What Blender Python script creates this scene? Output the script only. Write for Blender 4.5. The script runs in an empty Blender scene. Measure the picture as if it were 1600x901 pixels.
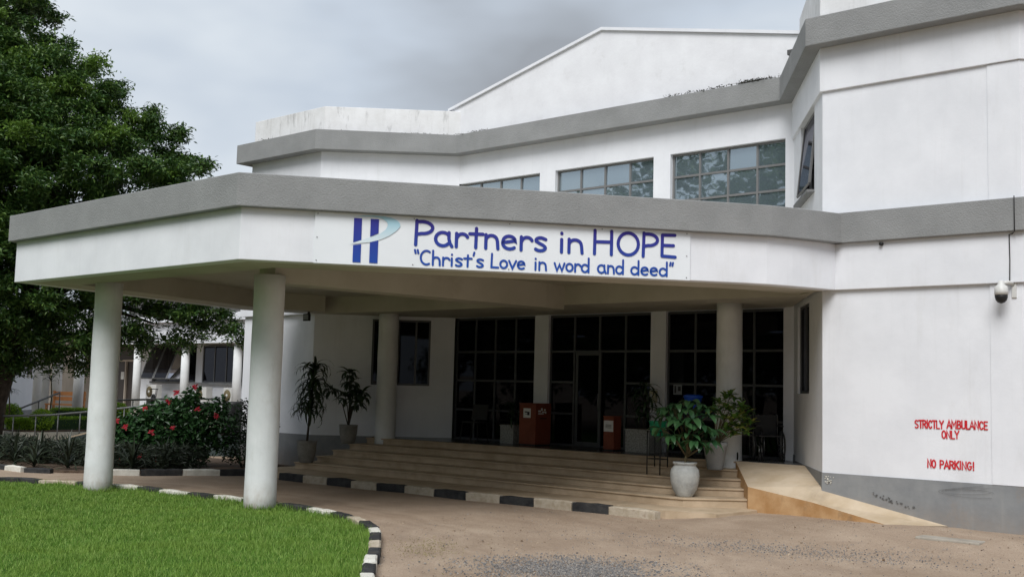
import bpy, math, random
import numpy as np
from mathutils import Vector, Matrix
random.seed(7); rng = np.random.default_rng(7)
SC = bpy.context.scene; COL = SC.collection; R = math.radians

# ------------------------------------------------------------------ camera
cam = bpy.data.objects.new('camera', bpy.data.cameras.new('camera')); COL.objects.link(cam)
cam.data.sensor_width = 36; cam.data.lens = 39.375; cam.data.clip_end = 3000; cam.data.clip_start = .1
cam.matrix_world = Matrix(((0.75257, 0.04083, 0.65725, 20.30), (0.65802, -0.08553, -0.74813, -20.90),
                           (0.02567, 0.9955, -0.09123, 2.1), (0, 0, 0, 1)))
SC.camera = cam
# ------------------------------------------------------------------ sky, sun, exposure
SUN_EL, SUN_AZ = R(48), math.atan2(.42, -.9)      # the sun stands behind the camera, towards (+.42, -.9)
w = bpy.data.worlds.new('World'); SC.world = w; w.use_nodes = True
nt = w.node_tree; nt.nodes.clear(); N = nt.nodes.new; L = nt.links.new
sky = N('ShaderNodeTexSky'); sky.sky_type = 'NISHITA'; sky.sun_disc = False
sky.sun_elevation = SUN_EL; sky.sun_rotation = SUN_AZ
tc = N('ShaderNodeTexCoord'); mp = N('ShaderNodeMapping'); mp.inputs['Scale'].default_value = (1, 1, 2.2)
mp.inputs['Location'].default_value = (4.2, 3.1, .7)
L(tc.outputs['Generated'], mp.inputs[0])
n1 = N('ShaderNodeTexNoise'); n1.inputs['Scale'].default_value = 3.0; n1.inputs['Detail'].default_value = 4; n1.inputs['Roughness'].default_value = .45
L(mp.outputs[0], n1.inputs['Vector'])
cr = N('ShaderNodeValToRGB'); e = cr.color_ramp.elements
e[0].position = .30; e[0].color = (3.7, 3.95, 4.3, 1); e[1].position = .62; e[1].color = (7.7, 8.3, 8.9, 1)
m_ = e.new(.5); m_.color = (6.1, 6.8, 7.7, 1)
L(n1.outputs[0], cr.inputs[0])
mx = N('ShaderNodeMixRGB'); mx.inputs[0].default_value = .93
L(sky.outputs[0], mx.inputs[1]); L(cr.outputs[0], mx.inputs[2])
bg = N('ShaderNodeBackground'); bg.inputs[1].default_value = .09; L(mx.outputs[0], bg.inputs[0])
wo = N('ShaderNodeOutputWorld'); L(bg.outputs[0], wo.inputs[0])
sd = bpy.data.lights.new('sun', 'SUN'); sd.energy = 2.85; sd.angle = R(34); sd.color = (1, .985, .965)
so = bpy.data.objects.new('sun', sd); COL.objects.link(so)
dv = Vector((.42 * math.cos(SUN_EL), -.9 * math.cos(SUN_EL), math.sin(SUN_EL)))
so.rotation_euler = dv.to_track_quat('Z', 'Y').to_euler(); so.location = (20, -20, 30)
SC.view_settings.view_transform = 'Standard'; SC.view_settings.look = 'None'
SC.view_settings.exposure = .13; SC.view_settings.gamma = 1

# ------------------------------------------------------------------ materials
def nmat(name):
    m = bpy.data.materials.new(name); m.use_nodes = True
    t = m.node_tree; b = t.nodes['Principled BSDF']; return m, t, b
def setc(b, c, rough=.6, spec=.3, metal=0):
    b.inputs['Base Color'].default_value = (*c, 1); b.inputs['Roughness'].default_value = rough
    b.inputs['Specular IOR Level'].default_value = spec; b.inputs['Metallic'].default_value = metal
def surf(name, c1, c2, scale=3, rough=.75, bump=.15, bscale=40, spec=.25, detail=6, lo=.35, hi=.65,
         stretch=(1, 1, 1), stain=None, stscale=1.2, stamt=.5, stz=.25, dist=.01, metal=0, streak=0, splash=0, patch=0, pcol=(.2, .15, .1), pscale=.3, dirt=False):
    """two-tone mottled surface with fine relief and optional run-down stains"""
    m, t, b = nmat(name); setc(b, c1, rough, spec, metal); N = t.nodes.new; L = t.links.new
    g = N('ShaderNodeNewGeometry'); mp = N('ShaderNodeMapping'); mp.inputs['Scale'].default_value = stretch
    L(g.outputs['Position'], mp.inputs[0])
    n = N('ShaderNodeTexNoise'); n.inputs['Scale'].default_value = scale; n.inputs['Detail'].default_value = detail
    n.inputs['Roughness'].default_value = .6
    L(mp.outputs[0], n.inputs['Vector'])
    r = N('ShaderNodeValToRGB'); e = r.color_ramp.elements
    e[0].position = lo; e[0].color = (*c1, 1); e[1].position = hi; e[1].color = (*c2, 1)
    L(n.outputs[0], r.inputs[0]); out = r.outputs[0]
    if stain:
        mp2 = N('ShaderNodeMapping'); mp2.inputs['Scale'].default_value = (1, 1, stz); L(g.outputs['Position'], mp2.inputs[0])
        n2 = N('ShaderNodeTexNoise'); n2.inputs['Scale'].default_value = stscale; n2.inputs['Detail'].default_value = 9
        n2.inputs['Roughness'].default_value = .7
        L(mp2.outputs[0], n2.inputs['Vector'])
        r2 = N('ShaderNodeValToRGB'); q = r2.color_ramp.elements
        q[0].position = .56; q[0].color = (0, 0, 0, 1); q[1].position = .78; q[1].color = (stamt,) * 3 + (1,)
        L(n2.outputs[0], r2.inputs[0])
        x = N('ShaderNodeMixRGB'); L(r2.outputs[0], x.inputs[0]); L(out, x.inputs[1]); x.inputs[2].default_value = (*stain, 1)
        out = x.outputs[0]
    def over(fac, col):
        nonlocal out
        x = N('ShaderNodeMixRGB'); L(fac, x.inputs[0]); L(out, x.inputs[1]); x.inputs[2].default_value = (*col, 1); out = x.outputs[0]
    def noise(sc, scl, det=6, rg=.6):
        q = N('ShaderNodeMapping'); q.inputs['Scale'].default_value = scl; L(g.outputs['Position'], q.inputs[0])
        z = N('ShaderNodeTexNoise'); z.inputs['Scale'].default_value = sc; z.inputs['Detail'].default_value = det; z.inputs['Roughness'].default_value = rg; L(q.outputs[0], z.inputs['Vector']); return z.outputs[0]
    def mrange(v, a, b_, c, d):
        q = N('ShaderNodeMapRange'); q.inputs[1].default_value = a; q.inputs[2].default_value = b_; q.inputs[3].default_value = c; q.inputs[4].default_value = d; L(v, q.inputs[0]); return q.outputs[0]
    if dirt:   # grit, light and dark crumbs, and wheel tracks bending round the lawn
        over(mrange(noise(38, (1, 1, 1), 3, .7), .55, .64, 0, .5), (.50, .41, .32)); over(mrange(noise(55, (1, 1, 1), 3, .7), .58, .66, 0, .6), (.13, .10, .075))
        over(mrange(noise(150, (1, 1, 1), 2, .6), .56, .66, 0, .55), (.17, .13, .10))
        dn = N('ShaderNodeVectorMath'); dn.operation = 'DISTANCE'; L(g.outputs['Position'], dn.inputs[0]); dn.inputs[1].default_value = (3.2, -18.5, 0)
        wob = N('ShaderNodeMath'); wob.operation = 'MULTIPLY_ADD'; L(noise(.5, (1, 1, 1), 3), wob.inputs[0]); wob.inputs[1].default_value = 1.6; L(dn.outputs['Value'], wob.inputs[2])
        cb = N('ShaderNodeCombineXYZ'); L(wob.outputs[0], cb.inputs[0]); tn = N('ShaderNodeTexNoise'); tn.inputs['Scale'].default_value = 2.4; tn.inputs['Detail'].default_value = 4; L(cb.outputs[0], tn.inputs['Vector'])
        over(mrange(tn.outputs[0], .52, .68, 0, .38), (.21, .155, .115)); over(mrange(tn.outputs[0], .46, .34, 0, .3), (.46, .37, .285))
    if streak: over(mrange(noise(1, (11, 11, .55), 4), .56, .74, 0, streak), (.36, .355, .33))
    if patch: over(mrange(noise(pscale, (1, 1, 1), 5), .5, .68, 0, patch), pcol)
    if splash:   # earth splashed up from the ground
        sp_ = N('ShaderNodeSeparateXYZ'); L(g.outputs['Position'], sp_.inputs[0]); ad = N('ShaderNodeMath'); ad.operation = 'MULTIPLY'
        L(mrange(sp_.outputs[2], 0, .55, 1, 0), ad.inputs[0]); L(mrange(noise(7, (1, 1, .6), 8, .7), .35, .7, .15, splash), ad.inputs[1]); over(ad.outputs[0], (.33, .24, .16))
    L(out, b.inputs['Base Color'])
    if bump:
        n3 = N('ShaderNodeTexNoise'); n3.inputs['Scale'].default_value = bscale; n3.inputs['Detail'].default_value = 4
        L(g.outputs['Position'], n3.inputs['Vector'])
        bm = N('ShaderNodeBump'); bm.inputs['Strength'].default_value = bump; bm.inputs['Distance'].default_value = dist
        L(n3.outputs[0], bm.inputs['Height']); L(bm.outputs[0], b.inputs['Normal'])
    return m
def leafmat(name, c1, c2, rough=.45, spec=.4, trans=.12, cols=None, patch=None):
    m, t, b = nmat(name); setc(b, c1, rough, spec); N = t.nodes.new; L = t.links.new
    g = N('ShaderNodeNewGeometry'); oi = N('ShaderNodeObjectInfo')
    ad = N('ShaderNodeMath'); ad.operation = 'ADD'; L(g.outputs['Random Per Island'], ad.inputs[0]); L(oi.outputs['Random'], ad.inputs[1])
    fr = N('ShaderNodeMath'); fr.operation = 'FRACT'; L(ad.outputs[0], fr.inputs[0])
    r = N('ShaderNodeValToRGB'); e = r.color_ramp.elements
    e[0].color = (*c1, 1); e[1].color = (*c2, 1)
    if cols:
        for p, c in cols: q = e.new(p); q.color = (*c, 1)
    L(fr.outputs[0], r.inputs[0]); rc = r.outputs[0]
    if patch:
        z = N('ShaderNodeTexNoise'); z.inputs['Scale'].default_value = 1.3; z.inputs['Detail'].default_value = 5; L(g.outputs['Position'], z.inputs['Vector'])
        q = N('ShaderNodeMapRange'); q.inputs[1].default_value = .42; q.inputs[2].default_value = .66; q.inputs[4].default_value = .6; L(z.outputs[0], q.inputs[0])
        xx = N('ShaderNodeMixRGB'); L(q.outputs[0], xx.inputs[0]); L(rc, xx.inputs[1]); xx.inputs[2].default_value = (*patch, 1); rc = xx.outputs[0]
    L(rc, b.inputs['Base Color'])
    tr = N('ShaderNodeBsdfTranslucent'); L(rc, tr.inputs[0])
    x = N('ShaderNodeMixShader'); x.inputs[0].default_value = trans
    L(b.outputs[0], x.inputs[1]); L(tr.outputs[0], x.inputs[2]); L(x.outputs[0], t.nodes['Material Output'].inputs[0])
    return m
def plain(name, c, rough=.5, spec=.4, metal=0):
    m = surf(name, tuple(v * .9 for v in c), c, scale=9, rough=rough, bump=.03, spec=spec, metal=metal); return m
def glassmat(name, tint, gloss, gcol=(1, 1, 1), dark=(.01, .012, .015), trans=.5, wave=.0):
    m, t, b = nmat(name); t.nodes.remove(b); N = t.nodes.new; L = t.links.new
    tr = N('ShaderNodeBsdfTransparent'); tr.inputs[0].default_value = (*tint, 1)
    df = N('ShaderNodeBsdfDiffuse'); df.inputs[0].default_value = (*dark, 1)
    x = N('ShaderNodeMixShader'); x.inputs[0].default_value = trans; L(df.outputs[0], x.inputs[1]); L(tr.outputs[0], x.inputs[2])
    gl = N('ShaderNodeBsdfGlossy'); gl.inputs['Roughness'].default_value = .02; gl.inputs[0].default_value = (*gcol, 1)
    fz = N('ShaderNodeLayerWeight'); fz.inputs[0].default_value = .25
    mr = N('ShaderNodeMapRange'); mr.inputs[3].default_value = gloss; mr.inputs[4].default_value = 1; L(fz.outputs['Fresnel'], mr.inputs[0])
    if wave:
        g = N('ShaderNodeNewGeometry'); n = N('ShaderNodeTexNoise'); n.inputs['Scale'].default_value = 1.6; L(g.outputs['Position'], n.inputs['Vector'])
        bm = N('ShaderNodeBump'); bm.inputs['Strength'].default_value = wave; bm.inputs['Distance'].default_value = .05
        L(n.outputs[0], bm.inputs['Height']); L(bm.outputs[0], gl.inputs['Normal'])
    y = N('ShaderNodeMixShader'); L(mr.outputs[0], y.inputs[0]); L(x.outputs[0], y.inputs[1]); L(gl.outputs[0], y.inputs[2])
    L(y.outputs[0], t.nodes['Material Output'].inputs[0]); return m
def emit(name, c, s):
    m, t, b = nmat(name); setc(b, c); b.inputs['Emission Color'].default_value = (*c, 1); b.inputs['Emission Strength'].default_value = s; return m
def gradz(name, z0, c0, z1, c1, rough=.5):
    """print whose ink runs from one colour to another with height"""
    m, t, b = nmat(name); setc(b, c0, rough); N = t.nodes.new; L = t.links.new
    g = N('ShaderNodeNewGeometry'); s = N('ShaderNodeSeparateXYZ'); L(g.outputs['Position'], s.inputs[0])
    mr = N('ShaderNodeMapRange'); mr.inputs[1].default_value = z0; mr.inputs[2].default_value = z1; L(s.outputs[2], mr.inputs[0])
    r = N('ShaderNodeValToRGB'); r.color_ramp.elements[0].color = (*c0, 1); r.color_ramp.elements[1].color = (*c1, 1)
    L(mr.outputs[0], r.inputs[0]); L(r.outputs[0], b.inputs['Base Color']); return m

M = {}
M['plaster'] = surf('white plaster', streak=.07, c1=(.69, .705, .74), c2=(.765, .78, .815), scale=1.1, bump=.22, bscale=22, dist=.006, rough=.8, stain=(.5, .49, .47), stscale=1.6, stamt=.3)
M['parapet'] = surf('weathered white plaster', (.66, .66, .66), (.76, .765, .775), streak=.28, scale=2.2, bump=.35, bscale=16, dist=.01, rough=.85, stain=(.10, .10, .09), stscale=4.2, stamt=.7, stz=.3)
M['gable'] = surf('gable plaster', (.70, .705, .73), (.77, .78, .805), streak=.06, scale=1.4, bump=.3, bscale=14, dist=.01, rough=.85, stain=(.42, .41, .39), stscale=1.5, stamt=.45, stz=.7)
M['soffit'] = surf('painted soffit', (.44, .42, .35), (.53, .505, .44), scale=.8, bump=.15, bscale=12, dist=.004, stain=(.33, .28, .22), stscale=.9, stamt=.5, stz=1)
M['columnp'] = surf('column paint', (.67, .69, .69), (.765, .78, .785), streak=.1, splash=.85, scale=1.7, bump=.2, bscale=14, dist=.006, stain=(.42, .4, .33), stscale=1.6, stamt=.5, stz=.5)
M['band'] = surf('grey textured render', (.235, .24, .24), (.275, .28, .28), scale=1.6, bump=.8, bscale=42, dist=.014, rough=.9, streak=.0, stain=(.17, .175, .16), stscale=1.1, stamt=.35, stz=.6)
M['dado'] = surf('grey plinth paint', (.20, .21, .22), (.26, .268, .272), splash=.6, streak=.15, scale=2, bump=.3, bscale=15, dist=.008, rough=.7, stain=(.3, .22, .15), stscale=1.8, stamt=.55, stz=.8)
M['soot'] = plain('dark mould', (.05, .05, .04), .9, .1)
M['step'] = surf('worn cement step', (.40, .305, .205), (.52, .41, .29), scale=2.4, bump=.3, bscale=20, dist=.006, rough=.8, stain=(.2, .15, .1), stscale=2.3, stamt=.6, stz=1.5)
M['rampc'] = surf('worn cement ramp', (.44, .345, .235), (.55, .455, .34), scale=1.6, bump=.3, bscale=18, dist=.006, rough=.85, stain=(.28, .23, .17), stscale=1.5, stamt=.55, stz=1)
M['rampside'] = surf('orange earth-stained plaster', (.42, .235, .10), (.56, .36, .19), scale=2.6, bump=.4, bscale=18, dist=.01, rough=.9, stain=(.16, .12, .08), stscale=3.2, stamt=.7, stz=.6)
M['floor'] = surf('polished dark floor', (.06, .065, .07), (.11, .11, .11), scale=4, bump=.02, rough=.25, spec=.5)
M['ground'] = surf('packed brown earth', (.285, .212, .155), (.40, .312, .235), patch=.4, pcol=(.22, .16, .11), pscale=.33, scale=.9, bump=.55, bscale=26, dist=.02, rough=.95, spec=.1, detail=14, lo=.3, hi=.72, stain=(.20, .165, .14), stscale=1.1, stamt=.5, stz=1, dirt=True)
M['soil'] = surf('dark garden soil', (.06, .04, .028), (.12, .085, .06), scale=6, bump=.8, dist=.03, rough=.95)
M['lawn'] = surf('turf under the grass', (.035, .085, .012), (.07, .15, .022), scale=2, bump=.5, dist=.02, rough=.95, spec=.1)
M['grass'] = leafmat('grass blade', (.12, .225, .038), (.24, .385, .07), trans=.28, rough=.55, spec=.25, cols=[(.5, (.145, .29, .04)), (.93, (.30, .41, .11))], patch=(.22, .34, .06))
M['kw'] = surf('white kerb paint', (.55, .53, .47), (.70, .685, .62), scale=5, bump=.5, bscale=30, dist=.01, rough=.85, stain=(.36, .24, .14), stscale=6, stamt=.85, stz=1)
M['kwd'] = surf('worn white kerb paint', (.36, .30, .22), (.52, .46, .37), scale=7, bump=.6, bscale=30, dist=.012, rough=.9, stain=(.2, .13, .08), stscale=7, stamt=.9, stz=1)
M['kb'] = surf('black kerb paint', (.02, .021, .023), (.05, .05, .05), scale=5, bump=.5, bscale=30, dist=.01, rough=.8, stain=(.14, .11, .08), stscale=6, stamt=.5, stz=1)
M['frame'] = plain('grey aluminium frame', (.085, .088, .095), .45, .5, .3)
M['frameup'] = plain('bronze grey window frame', (.19, .19, .19), .5, .5, .2)
M['glassd'] = glassmat('dark tinted glass', (.10, .11, .13), .006, trans=.35, dark=(.003, .003, .005), gcol=(.30, .32, .36))
M['glassu'] = glassmat('reflective blue glass', (.10, .13, .15), .34, trans=.12, dark=(.13, .17, .195), gcol=(.85, .95, 1), wave=.03)
M['glassf'] = glassmat('far window glass', (.1, .1, .1), .03, trans=.4, dark=(.010, .010, .012), gcol=(.5, .5, .55))
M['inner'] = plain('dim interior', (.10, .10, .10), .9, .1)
M['tube'] = emit('fluorescent tube', (.9, .95, 1), 3.2)
M['signw'] = surf('sign board vinyl', (.74, .77, .80), (.77, .80, .83), scale=1.5, bump=.03, bscale=6, rough=.35, spec=.4)
M['ink'] = gradz('blue to purple ink', 4.02, (.014, .075, .36), 4.72, (.034, .016, .20))
M['inkbar'] = gradz('logo blue ink', 4.0, (.012, .06, .33), 4.68, (.028, .025, .24))
M['pale'] = gradz('pale blue ink', 4.25, (.71, .77, .80), 4.6, (.37, .58, .67))
M['red'] = surf('red brush paint', (.50, .012, .02), (.62, .03, .04), scale=20, bump=.1, rough=.6)
M['redbox'] = surf('red painted wood', (.16, .038, .018), (.21, .055, .028), scale=4, bump=.1, rough=.5)
M['paper'] = surf('printed paper', (.62, .62, .60), (.72, .72, .70), scale=12, bump=.02)
M['inkblk'] = plain('black print', (.03, .03, .035), .6)
M['granite'] = surf('grey terrazzo', (.20, .20, .185), (.36, .36, .34), scale=28, bump=.08, rough=.6, lo=.4, hi=.6)
M['potw'] = surf('chalky grey pot', (.31, .32, .315), (.47, .48, .46), scale=5, bump=.45, bscale=20, dist=.01, rough=.8, stain=(.13, .10, .07), stscale=7, stamt=1, stz=.7)
M['potg'] = surf('plain grey pot', (.25, .26, .265), (.32, .33, .335), scale=3, bump=.15, rough=.65)
M['potd'] = surf('dull concrete pot', (.18, .17, .155), (.26, .25, .225), scale=6, bump=.4, bscale=24, dist=.01, rough=.85)
M['bark'] = surf('rough bark', (.03, .024, .018), (.08, .06, .045), scale=9, bump=.9, dist=.03, rough=.95)
M['stem'] = surf('green brown stem', (.10, .085, .045), (.2, .16, .09), scale=18, bump=.3, rough=.8)
M['twig'] = plain('dark stem', (.05, .04, .03), .9)
M['tleaf'] = leafmat('tree leaf', (.026, .07, .013), (.075, .15, .024), trans=.16, cols=[(.5, (.035, .088, .015)), (.94, (.12, .20, .04))])
M['tleaf_sun'] = leafmat('sunlit tree leaf', (.075, .15, .02), (.17, .27, .045), trans=.25, cols=[(.5, (.11, .2, .03))])  # paler copy of the tree leaf, sunlight on the upper tufts put into the colour
M['pleaf'] = leafmat('dark shrub leaf', (.014, .05, .014), (.035, .095, .025), rough=.4)
M['dleaf'] = leafmat('dark evergreen leaf', (.010, .028, .010), (.022, .05, .016), rough=.5)
M['flower'] = leafmat('red bract', (.22, .006, .014), (.42, .012, .03), trans=.2, rough=.6)
M['uleaf'] = leafmat('glossy umbrella leaf', (.022, .075, .03), (.06, .15, .055), rough=.28, spec=.5, trans=.12)
M['vleaf'] = leafmat('variegated leaf', (.08, .20, .04), (.2, .34, .07), rough=.32, spec=.5, trans=.12, cols=[(.5, (.08, .18, .03)), (.78, (.42, .45, .10)), (.85, (.09, .2, .04))])
M['drac'] = leafmat('dark strap leaf', (.010, .025, .010), (.025, .055, .02), rough=.4, trans=.05)
M['spike'] = leafmat('bronze green spike leaf', (.013, .02, .012), (.032, .045, .024), rough=.45, trans=.05)
M['hedge'] = leafmat('clipped hedge leaf', (.20, .36, .025), (.36, .54, .05), trans=.25)
M['dryweed'] = leafmat('dry weed', (.16, .15, .05), (.34, .28, .13))
M['planter'] = surf('cream planter wall', (.47, .45, .39), (.57, .55, .49), scale=2, bump=.2, stain=(.2, .18, .13), stamt=.6)
M['rampwall'] = plain('dark green-grey ramp wall', (.045, .06, .058), .8, .2)
M['rail'] = plain('grey painted rail', (.17, .175, .175), .5, .5, .4)
M['wood'] = plain('orange varnished wood', (.52, .22, .07), .5)
M['brown'] = plain('brown door', (.035, .025, .02), .5)
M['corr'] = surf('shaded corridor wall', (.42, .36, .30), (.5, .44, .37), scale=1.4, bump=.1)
M['metalw'] = plain('white enamel', (.62, .62, .60), .4)
M['blue'] = plain('blue plastic', (.01, .08, .52), .3, .5)
M['green'] = plain('green plastic', (.008, .25, .13), .3, .5)
M['blk'] = plain('black steel', (.014, .014, .015), .5, .4)
M['chrome'] = plain('dull chrome', (.25, .25, .25), .3, .5, .8)
M['cream'] = plain('cream plastic', (.55, .52, .36), .5)
M['stone'] = leafmat('gravel chip', (.10, .10, .105), (.34, .31, .28), rough=.9, spec=.1, trans=0, cols=[(.5, (.2, .195, .19))])
M['slab'] = surf('concrete cover slab', (.27, .24, .2), (.36, .33, .28), scale=5, bump=.4, dist=.008)
M['cable'] = plain('black cable', (.015, .015, .015), .6)
M['tile'] = plain('grey tile', (.25, .27, .3), .4)

# ------------------------------------------------------------------ mesh helpers
class MB:
    def __init__(s): s.v = []; s.f = []; s.sm = []
    def add(s, vs, fs, smooth=False):
        n = len(s.v); s.v += [tuple(map(float, p)) for p in vs]; s.f += [tuple(n + i for i in f) for f in fs]; s.sm += [smooth] * len(fs); return s
    def box(s, x0, x1, y0, y1, z0, z1):
        return s.add([(x0, y0, z0), (x1, y0, z0), (x1, y1, z0), (x0, y1, z0), (x0, y0, z1), (x1, y0, z1), (x1, y1, z1), (x0, y1, z1)],
                     [(3, 2, 1, 0), (4, 5, 6, 7), (0, 1, 5, 4), (1, 2, 6, 5), (2, 3, 7, 6), (3, 0, 4, 7)])
    def hexa(s, b, t):   # four bottom points, four top points
        return s.add(list(b) + list(t), [(3, 2, 1, 0), (4, 5, 6, 7), (0, 1, 5, 4), (1, 2, 6, 5), (2, 3, 7, 6), (3, 0, 4, 7)])
    def obox(s, c, ax, ay, az):  # oriented box: centre and three half axis vectors
        c, ax, ay, az = map(Vector, (c, ax, ay, az))
        b = [c - ax - ay - az, c + ax - ay - az, c + ax + ay - az, c - ax + ay - az]
        return s.hexa(b, [p + az * 2 for p in b])
    def prism(s, pts, z0, z1):
        n = len(pts); z0 = z0 if hasattr(z0, '__len__') else [z0] * n; z1 = z1 if hasattr(z1, '__len__') else [z1] * n
        vs = [(p[0], p[1], z) for p, z in zip(pts, z0)] + [(p[0], p[1], z) for p, z in zip(pts, z1)]
        return s.add(vs, [tuple(range(n))[::-1], tuple(range(n, 2 * n))] + [(i, (i + 1) % n, n + (i + 1) % n, n + i) for i in range(n)])
    def tube(s, pts, r, n=8, cap=True, smooth=True):
        pts = [Vector(p) for p in pts]; rs = r if hasattr(r, '__len__') else [r] * len(pts); vs = []; fs = []
        up = None
        for i, p in enumerate(pts):
            d = (pts[min(i + 1, len(pts) - 1)] - pts[max(i - 1, 0)]).normalized()
            if up is None: up = Vector((0, 0, 1)) if abs(d.z) < .9 else Vector((1, 0, 0))
            a = d.cross(up); a = a.normalized() if a.length > 1e-6 else d.orthogonal().normalized(); b = a.cross(d).normalized(); up = b
            for k in range(n):
                t = 2 * math.pi * k / n; vs.append(p + (a * math.cos(t) + b * math.sin(t)) * rs[i])
        for i in range(len(pts) - 1):
            for k in range(n): fs.append((i * n + k, i * n + (k + 1) % n, (i + 1) * n + (k + 1) % n, (i + 1) * n + k))
        if cap: fs += [tuple(range(n))[::-1], tuple(range((len(pts) - 1) * n, len(pts) * n))]
        return s.add(vs, fs, smooth)
    def lathe(s, prof, c=(0, 0, 0), n=28, cap=True):
        vs = []; fs = []
        for r, z in prof:
            for k in range(n):
                t = 2 * math.pi * k / n; vs.append((c[0] + r * math.cos(t), c[1] + r * math.sin(t), c[2] + z))
        for i in range(len(prof) - 1):
            for k in range(n): fs.append((i * n + k, i * n + (k + 1) % n, (i + 1) * n + (k + 1) % n, (i + 1) * n + k))
        if cap: fs += [tuple(range(n))[::-1], tuple(range((len(prof) - 1) * n, len(prof) * n))]
        return s.add(vs, fs, True)
    def ring(s, c, r, w, axis='x', n=28, m=6):
        vs = []; fs = []
        for i in range(n):
            a = 2 * math.pi * i / n
            for k in range(m):
                b = 2 * math.pi * k / m; rr = r + w * math.cos(b); h = w * math.sin(b)
                q = (h, rr * math.cos(a), rr * math.sin(a)) if axis == 'x' else (rr * math.cos(a), h, rr * math.sin(a)) if axis == 'y' else (rr * math.cos(a), rr * math.sin(a), h)
                vs.append((c[0] + q[0], c[1] + q[1], c[2] + q[2]))
        for i in range(n):
            for k in range(m): fs.append((i * m + k, i * m + (k + 1) % m, ((i + 1) % n) * m + (k + 1) % m, ((i + 1) % n) * m + k))
        return s.add(vs, fs, True)
    def strip(s, pts, t, z0, z1):
        """solid following a plan polyline; pts = outer face, the body lies t to the left of travel, corners mitred"""
        P = [Vector(p[:2]) for p in pts]; n = len(P); inn = []
        for i in range(n):
            ds = []
            if i > 0: ds.append((P[i] - P[i - 1]).normalized())
            if i < n - 1: ds.append((P[i + 1] - P[i]).normalized())
            ns = [Vector((-d.y, d.x)) for d in ds]
            m = sum(ns, Vector((0, 0))).normalized(); inn.append(P[i] + m * (t / max(.3, m.dot(ns[0]))))
        z0 = z0 if hasattr(z0, '__len__') else [z0] * n; z1 = z1 if hasattr(z1, '__len__') else [z1] * n
        vs = []
        for i in range(n): vs += [(*P[i], z0[i]), (*P[i], z1[i]), (*inn[i], z1[i]), (*inn[i], z0[i])]
        fs = []
        for i in range(n - 1):
            a = 4 * i; b = a + 4
            for k in range(4): fs.append((a + k, b + k, b + (k + 1) % 4, a + (k + 1) % 4))
        fs += [(0, 1, 2, 3), (4 * n - 1, 4 * n - 2, 4 * n - 3, 4 * n - 4)]
        return s.add(vs, fs)
    def mesh(s, name, mat, off=(0, 0, 0)):
        me = bpy.data.meshes.new(name); ox, oy, oz = off
        me.from_pydata([(a - ox, b - oy, c - oz) for a, b, c in s.v], [], s.f)
        me.polygons.foreach_set('use_smooth', s.sm); me.materials.append(mat)
        import bmesh
        bm = bmesh.new(); bm.from_mesh(me); bmesh.ops.recalc_face_normals(bm, faces=bm.faces); bm.to_mesh(me); bm.free(); me.update(); return me
    def build(s, name, mat, parent=None, label=None, kind=None, bevel=0, group=None, cat=None, loc=None, rot=None, world=True):
        """world=True: the vertices are scene coordinates; else they are local to the parent or to loc"""
        off = (0, 0, 0)
        if world and parent is not None: off = wloc(parent)
        o = bpy.data.objects.new(name, s.mesh(name, mat, off)); COL.objects.link(o)
        if parent is not None: o.parent = parent
        if loc is not None: o.location = loc
        if rot is not None: o.rotation_euler = rot
        if bevel: b = o.modifiers.new('bevel', 'BEVEL'); b.width = bevel; b.segments = 2; b.limit_method = 'ANGLE'; b.angle_limit = R(40)
        tag(o, label, cat, group, kind); return o
def wloc(o):
    v = Vector((0, 0, 0))
    while o is not None: v += o.location; o = o.parent
    return v
def tag(o, label=None, cat=None, group=None, kind=None):
    if label: o['label'] = label
    if cat: o['category'] = cat
    if group: o['group'] = group
    if kind: o['kind'] = kind
    return o
def thing(name, label, cat, loc=(0, 0, 0), rz=0, group=None):
    o = bpy.data.objects.new(name, None); COL.objects.link(o); o.location = loc; o.rotation_euler = (0, 0, rz)
    o.empty_display_size = .2; return tag(o, label, cat, group)
def inst(name, me, parent, loc=(0, 0, 0), rot=(0, 0, 0), scale=None):
    o = bpy.data.objects.new(name, me); COL.objects.link(o); o.parent = parent; o.location = loc; o.rotation_euler = rot
    if scale: o.scale = scale
    return o
def copy_tree(o, loc=None, rz=None, label=None, parent=None):
    c = o.copy(); COL.objects.link(c)
    if parent is not None: c.parent = parent
    for ch in list(o.children): copy_tree(ch, parent=c)
    if loc is not None: c.location = loc
    if rz is not None: c.rotation_euler = (0, 0, rz)
    if label: c['label'] = label
    return c
def npmesh(name, V, F, mat, parent=None, kind='stuff', smooth=False, loc=(0, 0, 0), label=None, cat=None, group=None):
    """fast mesh of equal-sided faces from numpy arrays"""
    V = np.asarray(V, dtype=np.float32); F = np.asarray(F, dtype=np.int32); k = F.shape[1]
    me = bpy.data.meshes.new(name); me.vertices.add(len(V)); me.vertices.foreach_set('co', (V - np.array(loc if parent is None else wloc(parent), dtype=np.float32)).ravel())
    me.loops.add(F.size); me.loops.foreach_set('vertex_index', F.ravel())
    me.polygons.add(len(F)); me.polygons.foreach_set('loop_start', np.arange(0, F.size, k, dtype=np.int32)); me.polygons.foreach_set('loop_total', np.full(len(F), k, dtype=np.int32))
    me.polygons.foreach_set('use_smooth', np.full(len(F), smooth)); me.materials.append(mat); me.update(calc_edges=True); me.validate()
    o = bpy.data.objects.new(name, me); COL.objects.link(o)
    if parent is not None: o.parent = parent
    else: o.location = loc
    return tag(o, label, cat, group, kind)
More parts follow.
